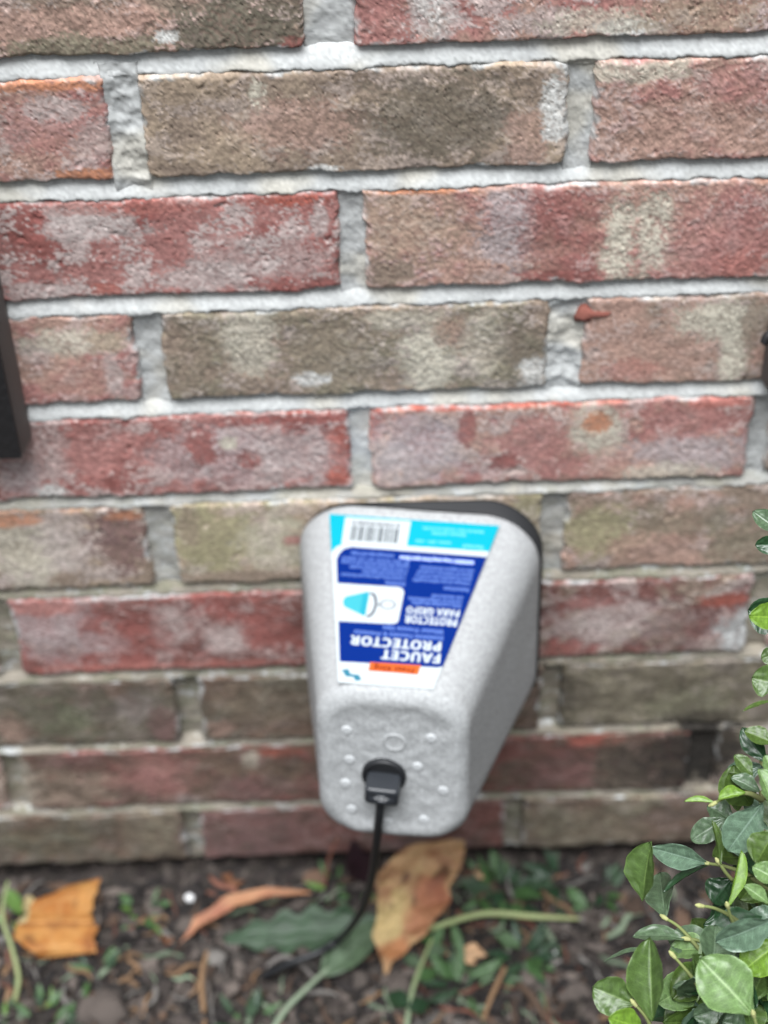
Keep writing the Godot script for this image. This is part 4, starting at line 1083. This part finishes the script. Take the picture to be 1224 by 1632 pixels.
	var wide := [0.0010, 0.0034, 0.0038, 0.0032, 0.0010]
	var rows := []
	for k in 5:
		var dir: Vector3 = (path[mini(k + 1, 4)] - path[maxi(k - 1, 0)]).normalized()
		var across := dir.cross(Vector3(0, 1, 0.15)).normalized()
		rows.append([path[k] - across * wide[k], path[k] + across * wide[k]])
	var strip := obj("dry_leaf", dry_leaf(rows, [0.0, 0.001, 0.002, 0.001, 0.0], seen(154, 109, 79), seen(135, 84, 64), seen(169, 133, 100), [], 15, 0.001), paper, self)
	tag(strip, "narrow curled red brown dry leaf lying over the dark green weed leaf", "leaf")
	# pale chips
	for q in [[0.0567, 0.012, 0.0062, 0.0048, 0.5, "pale tan leaf scrap against the wall right of the brown leaf"], [0.0477, 0.0689, 0.0090, 0.0062, -0.3, "pale tan leaf scrap in front of the pale weed stem"], [-0.2195, 0.030, 0.0045, 0.0100, 0.1, "straw coloured leaf scrap beside the orange leaf"], [-0.098, 0.013, 0.0080, 0.0050, 0.4, "dark rusty leaf scrap close to the wall"], [-0.135, 0.052, 0.0050, 0.0034, 0.9, "small brown leaf scrap in the soil left of the curled leaf"]]:
		var rr := []
		for k in 5:
			var t := k / 4.0
			var w: float = q[2] * [0.15, 0.85, 0.7, 1.05, 0.2][(k + int(q[4] * 10.0 + 9.0)) % 5 if k % 4 != 0 else k]
			var o: Vector3 = Vector3(q[0], soil_height(q[0] * 1000, q[1] * 1000) + 0.005, q[1]) + Vector3(sin(q[4]), -0.25, cos(q[4])) * (t - 0.5) * 2.0 * q[3]
			rr.append([o - Vector3(cos(q[4]), 0.0, -sin(q[4])) * w, o + Vector3(cos(q[4]), 0.1, -sin(q[4])) * w])
		var tan_ := seen(193, 160, 126) if q[0] > -0.09 else (seen(184, 171, 126) if q[0] < -0.2 else seen(108, 70, 45))
		var chip := obj("leaf_scrap", dry_leaf(rr, [0.001, -0.001, 0.0015, 0.0, 0.001], tan_, tan_ * Color(0.75, 0.7, 0.65), tan_, [], int(q[0] * 900), 0.0016), paper, self)
		tag(chip, q[5], "leaf scrap")
	# twigs
	var wood := tinted(0.85)
	for q in [[[Vector3(0.0505, 0.004, 0.1125), Vector3(0.057, 0.008, 0.098), Vector3(0.0654, 0.011, 0.0822)], 0.0016, "bark_tan", "straight tan twig on the soil in front of the pale scrap"], [[Vector3(-0.1102, 0.004, 0.0604), Vector3(-0.113, 0.006, 0.080), Vector3(-0.1111, 0.004, 0.1007)], 0.0018, "bark_tan", "tan twig on the soil below the curled leaf"], [[Vector3(-0.0749, 0.003, 0.0713), Vector3(-0.0660, 0.0075, 0.0682), Vector3(-0.0580, 0.008, 0.0706), Vector3(-0.0470, 0.004, 0.0802)], 0.0016, "grit", "bent grey twig beside the end of the black cord"], [[Vector3(0.0875, 0.003, 0.1138), Vector3(0.080, 0.007, 0.1), Vector3(0.0725, 0.005, 0.0900)], 0.0024, "bark", "thick brown bark twig right of the straight tan twig"], [[Vector3(-0.0400, 0.003, 0.020), Vector3(-0.0370, 0.022, 0.012), Vector3(-0.0300, 0.042, 0.008)], 0.0010, "bark_red", "thin reddish stalk leaning on the wall left of the cord"]]:
		var t := obj("twig", tube(q[0], [q[1] * 0.7, q[1], q[1] * 0.8, q[1] * 0.6], 8, TONE[q[2]], TONE[q[2]]), wood, self)
		tag(t, q[3], "twig")
	# stones and clods big enough to pick out
	for q in [[-0.1697, 0.0955, 0.0125, "clod", "large grey earth clod at the bottom left"], [-0.1215, 0.0232, 0.0026, "lime", "tiny white pebble between the green sprouts and the wall"], [0.0941, 0.0699, 0.0022, "lime", "tiny white pebble right of the pale scrap"], [-0.123, 0.040, 0.0058, "clod", "brown grey clod above the tip of the curled leaf"], [-0.105, 0.064, 0.0048, "grit", "grey pebble below the tip of the dark weed leaf"], [0.004, 0.088, 0.0072, "clod", "grey clod below the tip of the brown leaf"], [0.104, 0.094, 0.0080, "clod", "dark clod beside the lowest shrub leaves"], [0.037, 0.113, 0.0030, "grit", "small grey pebble at the bottom left of the tan twig"]]:
		var s: float = q[2]
		var o := obj("pebble" if s < 0.006 else "clod", lump_mesh(int(q[0] * 1000.0), 0.55), plain(TONE[q[3]].linear_to_srgb(), 0.95), self, on_soil(q[0], q[1], s * (1.0 if s < 0.003 else 0.3)))
		o.scale = Vector3(s * 1.2, s * 0.75, s)
		tag(o, q[4], "stone" if s < 0.006 else "clod")

func build_weeds() -> void:
	var dull := leaf_material(lin(0.043, 0.082, 0.044), 0.6)
	var mid := leaf_material(lin(0.066, 0.136, 0.047), 0.5)
	var deep := leaf_material(lin(0.020, 0.055, 0.025), 0.5)
	var fresh := leaf_material(lin(0.133, 0.234, 0.055), 0.5)
	var grey := leaf_material(lin(0.109, 0.156, 0.098), 0.55)
	var wood := tinted(0.7)
	var UPN := Vector3(0.0, 0.94, 0.34)
	# the broad dark leaf behind the cord
	var a := thing("broad_weed", "broad dark green weed leaf lying behind the cord", "weed", Vector3(-0.0091, 0.0, 0.0495))
	obj("leaf", leaf_mesh(Vector3(-0.0050, 0.010, 0.0490), Vector3(-0.1030, 0.0085, 0.0545), Vector3(0, 0.95, 0.3), 0.030, 0.22, 0.06, 2, 0.05, 3), dull, a, Vector3(0.0041, 0.010, -0.0005))
	obj("stalk", tube([Vector3(0.0041, 0.010, -0.0005), Vector3(0.012, 0.006, 0.001), Vector3(0.018, -0.002, 0.002)], [0.0013, 0.0015, 0.0016], 8, TONE.stalk, TONE.stalk), wood, a)
	# pale runner with side shoots
	var b := thing("weed_runner", "pale green weed runner stretched flat right of the brown leaf", "weed", Vector3(0.0055, 0.0, 0.0577))
	var o := b.position
	obj("stalk", tube([Vector3(0.0055, 0.008, 0.0577) - o, Vector3(0.0242, 0.013, 0.0551) - o, Vector3(0.0544, 0.016, 0.0486) - o, Vector3(0.0841, 0.015, 0.0511) - o, Vector3(0.1120, 0.006, 0.0483) - o], [0.0014, 0.0017, 0.0019, 0.0019, 0.0008], 10, TONE.stalk, TONE.stalk_pale), wood, b)
	for q in [[0.030, 0.055, 0.020, 0.074, 0.006], [0.036, 0.054, 0.042, 0.078, 0.006], [0.070, 0.050, 0.079, 0.036, 0.006], [0.060, 0.050, 0.052, 0.030, 0.005]]:
		small_leaf(b, Vector3(q[0], 0.014, q[1]), Vector3(q[2], 0.010, q[3]), UPN, q[4], mid, 1, 0.3, 0.3, int(q[0] * 500))
	# grey blade across the bottom
	var c := thing("grass_weed", "long grey green blade slanting up from the bottom to the brown leaf", "weed", Vector3(-0.0723, 0.0, 0.1163))
	o = c.position
	obj("stalk", tube([Vector3(-0.0760, 0.002, 0.1210) - o, Vector3(-0.0640, 0.008, 0.1040) - o, Vector3(-0.0542, 0.011, 0.0947) - o, Vector3(-0.0380, 0.012, 0.0790) - o], [0.0018, 0.0017, 0.0016, 0.0012], 9, TONE.stalk_grey, TONE.stalk_grey), wood, c)
	small_leaf(c, Vector3(-0.0430, 0.012, 0.0840), Vector3(-0.0020, 0.012, 0.0455), UPN, 0.020, grey, 1, 0.35, 0.1, 5)
	# leaf with the pale midrib below the brown leaf
	var d := thing("weed_sprig", "green weed sprig growing below the tip of the brown leaf", "weed", Vector3(0.0070, 0.0, 0.1194))
	o = d.position
	obj("stalk", tube([Vector3(0.0050, 0.002, 0.125) - o, Vector3(0.0085, 0.009, 0.104) - o, Vector3(0.0130, 0.012, 0.088) - o, Vector3(0.0235, 0.014, 0.0630) - o], [0.0016, 0.0015, 0.0014, 0.0008], 8, TONE.stalk_grey, TONE.stalk), wood, d)
	for q in [[0.008, 0.106, -0.006, 0.092, 0.011, 0], [0.008, 0.108, 0.022, 0.100, 0.010, 0], [0.013, 0.088, 0.028, 0.080, 0.008, 1], [0.016, 0.080, 0.004, 0.068, 0.007, 2], [0.020, 0.071, 0.034, 0.066, 0.008, 2], [0.022, 0.066, 0.017, 0.052, 0.006, 1]]:
		small_leaf(d, Vector3(q[0], 0.012, q[1]), Vector3(q[2], 0.008, q[3]), UPN, q[4], [deep, mid, grey][q[5]], 1, 0.35, 0.4, int(q[2] * 999))
	# patches of small sprouts: [centre x, z, reach, how many leaves, brightness, label]
	var n := 0
	for q in [[0.068, 0.026, 0.020, 30, 0, "dark green sprouts in the angle of wall and soil right of the brown leaf"], [0.100, 0.020, 0.014, 9, 0, "green sprouts by the wall near the shrub"], [0.078, 0.070, 0.016, 24, 0, "dark green sprouts in front of the pale runner"], [0.082, 0.088, 0.010, 4, 2, "pale green sprouts at the right end of the tan twig"], [-0.150, 0.030, 0.014, 12, 1, "bright green sprouts right of the orange leaf"], [-0.034, 0.020, 0.011, 8, 1, "green sprouts by the wall left of the cord"], [-0.205, 0.102, 0.022, 20, 1, "green weed leaves in the bottom left corner"], [-0.228, 0.082, 0.009, 5, 2, "yellow green sprouts at the left edge below the orange leaf"], [-0.228, 0.034, 0.010, 5, 2, "pale sprouts at the left edge beside the orange leaf"], [-0.085, 0.110, 0.018, 10, 0, "low dark sprouts beside the foot of the grey blade"], [0.040, 0.090, 0.014, 14, 0, "dark sprouts between the brown leaf and the tan twig"], [-0.008, 0.016, 0.007, 4, 1, "sprouts against the wall behind the cord"], [-0.175, 0.070, 0.012, 5, 0, "low green sprouts below the orange leaf"], [0.128, 0.030, 0.014, 7, 0, "green sprouts by the wall behind the shrub tips"]]:
		n += 1
		var s := thing("weed_sprouts", q[5], "weed", on_soil(q[0], q[1]), "small sprouts in the soil")
		for k in q[3]:
			var ang := rng.randf() * TAU
			var r: float = sqrt(rng.randf()) * q[2]
			var base := on_soil(q[0] + cos(ang) * r * 0.7, q[1] + sin(ang) * r * 0.7, rng.randf_range(0.0, 0.006))
			if base.z < 0.004:
				base.z = 0.004
			var out := Vector3(cos(ang) + rng.randf_range(-0.5, 0.5), rng.randf_range(0.0, 1.1), sin(ang) + rng.randf_range(-0.5, 0.5)).normalized()
			var length := rng.randf_range(0.007, 0.0135) * (1.7 if q[4] == 0 else 1.15)
			var m: Material = [deep, mid, dull][rng.randi() % 3]
			if q[4] == 1:
				m = [mid, fresh, mid, dull][rng.randi() % 4]
			elif q[4] == 2:
				m = [grey, fresh, grey][rng.randi() % 3]
			var tip := base + out * length
			if tip.z < 0.003:
				tip.z = 0.003
			small_leaf(s, base, tip, Vector3(rng.randf_range(-0.4, 0.4), 0.9, rng.randf_range(0.0, 0.7)), length * rng.randf_range(0.18, 0.42), m, 1, 0.3, 0.4, k + n * 20)
	# pale stalk at the left edge, purple shoot by the cord
	var e := thing("weed_stalk", "pale curved weed stalk at the left edge in front of the orange leaf", "weed", Vector3(-0.226, 0.0, 0.080))
	o = e.position
	obj("stalk", tube([Vector3(-0.2235, -0.002, 0.086) - o, Vector3(-0.2205, 0.008, 0.076) - o, Vector3(-0.2240, 0.018, 0.062) - o, Vector3(-0.2300, 0.026, 0.044) - o, Vector3(-0.2270, 0.034, 0.026) - o], [0.0013, 0.0014, 0.0013, 0.0012, 0.0008], 9, TONE.stalk_pale, TONE.stalk), wood, e)
	small_leaf(e, Vector3(-0.2275, 0.032, 0.030), Vector3(-0.2190, 0.020, 0.042), UPN, 0.009, fresh, 1, 0.3, 0.3, 8)
	var f := thing("purple_shoot", "dark purple shoot by the wall behind the cord", "weed", Vector3(-0.0185, 0.0, 0.010))
	o = f.position
	var plum := leaf_material(lin(0.035, 0.014, 0.022), 0.5)
	small_leaf(f, Vector3(-0.0180, 0.000, 0.012), Vector3(-0.0215, 0.036, 0.008), Vector3(0.1, 0.4, 0.9), 0.015, plum, 1, 0.3, 0.2, 3)
	small_leaf(f, Vector3(-0.0175, 0.000, 0.013), Vector3(-0.0120, 0.026, 0.012), Vector3(-0.2, 0.4, 0.9), 0.011, plum, 1, 0.3, 0.2, 4)

# ---------------------------------------------------------------- scene
func _ready() -> void:
	rng.seed = 4711
	# camera: a phone held at chest height, looking down at the wall, focused on the shrub
	var cam := Camera3D.new()
	cam.name = "camera"
	var lens := CameraAttributesPhysical.new()
	lens.frustum_focal_length = 52.94
	lens.frustum_near = 0.05
	lens.frustum_far = 200.0
	lens.frustum_focus_distance = 0.88
	lens.exposure_aperture = 5.6
	cam.attributes = lens
	add_child(cam)
	cam.position = Vector3(0.0, 1.18042, 0.754692)
	cam.rotation = Vector3(-0.848265, -0.0043113, -0.0315954)
	cam.near = 0.05
	cam.far = 200.0
	cam.current = true
	# overcast daylight
	var env := Environment.new()
	env.background_mode = Environment.BG_SKY
	var skym := ProceduralSkyMaterial.new()
	skym.sky_top_color = Color(0.93, 0.965, 1.0)
	skym.sky_horizon_color = Color(0.36, 0.38, 0.40)
	skym.sky_curve = 0.6
	skym.ground_bottom_color = Color(0.16, 0.17, 0.14)
	skym.ground_horizon_color = Color(0.30, 0.31, 0.29)
	skym.sky_energy_multiplier = 0.45
	var sky := Sky.new()
	sky.sky_material = skym
	env.sky = sky
	env.tonemap_mode = Environment.TONE_MAPPER_LINEAR
	env.tonemap_exposure = 3.95
	env.sdfgi_enabled = true
	env.ssao_enabled = true
	env.ssil_enabled = true
	var we := WorldEnvironment.new()
	we.name = "world"
	we.environment = env
	add_child(we)
	var sun := DirectionalLight3D.new()
	sun.name = "sun"
	sun.light_energy = 0.5
	sun.light_angular_distance = 34.0
	sun.light_color = Color(0.985, 0.992, 1.0)
	sun.shadow_enabled = true
	sun.rotation = Vector3(deg_to_rad(-73.0), deg_to_rad(-14.0), 0.0)
	add_child(sun)
	# noises, all in millimetres
	var setup := [[noise_big, 0.018, 3, 11], [noise_mid, 0.075, 3, 23], [noise_fine, 0.30, 2, 37], [noise_grit, 0.55, 1, 53], [noise_blot, 0.042, 4, 71]]
	for s in setup:
		var f: FastNoiseLite = s[0]
		f.noise_type = FastNoiseLite.TYPE_SIMPLEX_SMOOTH
		f.frequency = s[1]
		f.fractal_type = FastNoiseLite.FRACTAL_FBM
		f.fractal_octaves = s[2]
		f.seed = s[3]
	var grain := FastNoiseLite.new()
	grain.noise_type = FastNoiseLite.TYPE_CELLULAR
	grain.frequency = 0.055
	grain.fractal_octaves = 3
	grain.seed = 5
	var gi := grain.get_seamless_image(512, 512)
	gi.convert(Image.FORMAT_RGBA8)
	gi.bump_map_to_normal_map(3.0)
	grain_normal = ImageTexture.create_from_image(gi)
	TONE = palette()
	leaf_texture = make_leaf_texture()
	bead_texture = make_bead_texture()
	brick_material = tinted(0.92, 0.2, 110.0)
	mortar_material = tinted(0.93, 0.2, 110.0)
	build_wall()
	build_ground()
	build_cover()
	build_boards()
	build_shrub()
	build_litter()
	build_weeds()
	build_crumbs()
	build_fibres()

func build_fibres() -> void:   # shreds of straw, bark and dead grass worked into the soil
	var mm := MultiMesh.new()
	mm.transform_format = MultiMesh.TRANSFORM_3D
	mm.use_colors = true
	mm.mesh = tube([Vector3(-0.5, 0.0, 0.0), Vector3(-0.15, 0.07, 0.05), Vector3(0.2, 0.03, -0.04), Vector3(0.5, 0.0, 0.06)], [0.03, 0.06, 0.05, 0.02], 5, Color.WHITE, Color.WHITE, 3)
	mm.instance_count = 900
	for k in 900:
		var x := rng.randf_range(-0.3, 0.3)
		var z := rng.randf_range(0.012, 0.17)
		var s := rng.randf_range(0.006, 0.028)
		var b := Basis.from_euler(Vector3(rng.randf_range(-0.3, 0.3), rng.randf() * TAU, rng.randf_range(-0.25, 0.25))).scaled_local(Vector3(s, s * rng.randf_range(0.5, 1.1), s * rng.randf_range(0.6, 1.6)))
		mm.set_instance_transform(k, Transform3D(b, on_soil(x, z, rng.randf_range(0.0, 0.003))))
		var c: Color = TONE[["bark", "bark_tan", "grit", "peat", "bark_red", "stalk_grey", "clod"][rng.randi() % 7]]
		var t := rng.randf_range(0.5, 1.05)
		mm.set_instance_color(k, Color(c.r * t, c.g * t, c.b * t))
	var o := MultiMeshInstance3D.new()
	o.name = "mulch_shreds"
	o.multimesh = mm
	o.material_override = tinted(0.9)
	add_child(o)
	o.set_meta("kind", "stuff")
	tag(o, "thin shreds of bark and straw mixed into the soil", "mulch")

func palette() -> Dictionary:
	var raw := {"red": [182, 130, 124], "dark_red": [158, 98, 92], "redtan": [188, 154, 140], "brown": [156, 138, 123], "tan": [182, 162, 141], "olive": [142, 134, 115], "dark_olive": [118, 111, 97], "straw": [172, 164, 132], "purple": [128, 100, 97], "pink": [196, 128, 118], "lilac": [190, 176, 176], "bloom": [202, 188, 184], "cream": [212, 205, 188], "white": [225, 224, 220], "orange": [205, 142, 110], "scarlet": [184, 104, 90], "mortar": [200, 202, 201], "moss": [112, 116, 92], "soil": [45, 39, 36], "clod": [82, 74, 69], "peat": [30, 26, 25], "bark": [80, 62, 50], "bark_tan": [128, 100, 74], "bark_red": [112, 72, 58], "grit": [108, 104, 100], "dark_smudge": [52, 47, 43], "dirt": [138, 126, 108], "grime_and_shade": [80, 71, 60], "umber": [120, 100, 87], "maroon": [134, 92, 86], "lime": [225, 225, 225], "twig_green": [122, 135, 78], "bud": [165, 168, 112], "stalk": [128, 142, 95], "stalk_pale": [150, 158, 112], "stalk_grey": [120, 135, 112]}
	var out := {}
	for t in raw:
		out[t] = seen(raw[t][0], raw[t][1], raw[t][2])
	return out
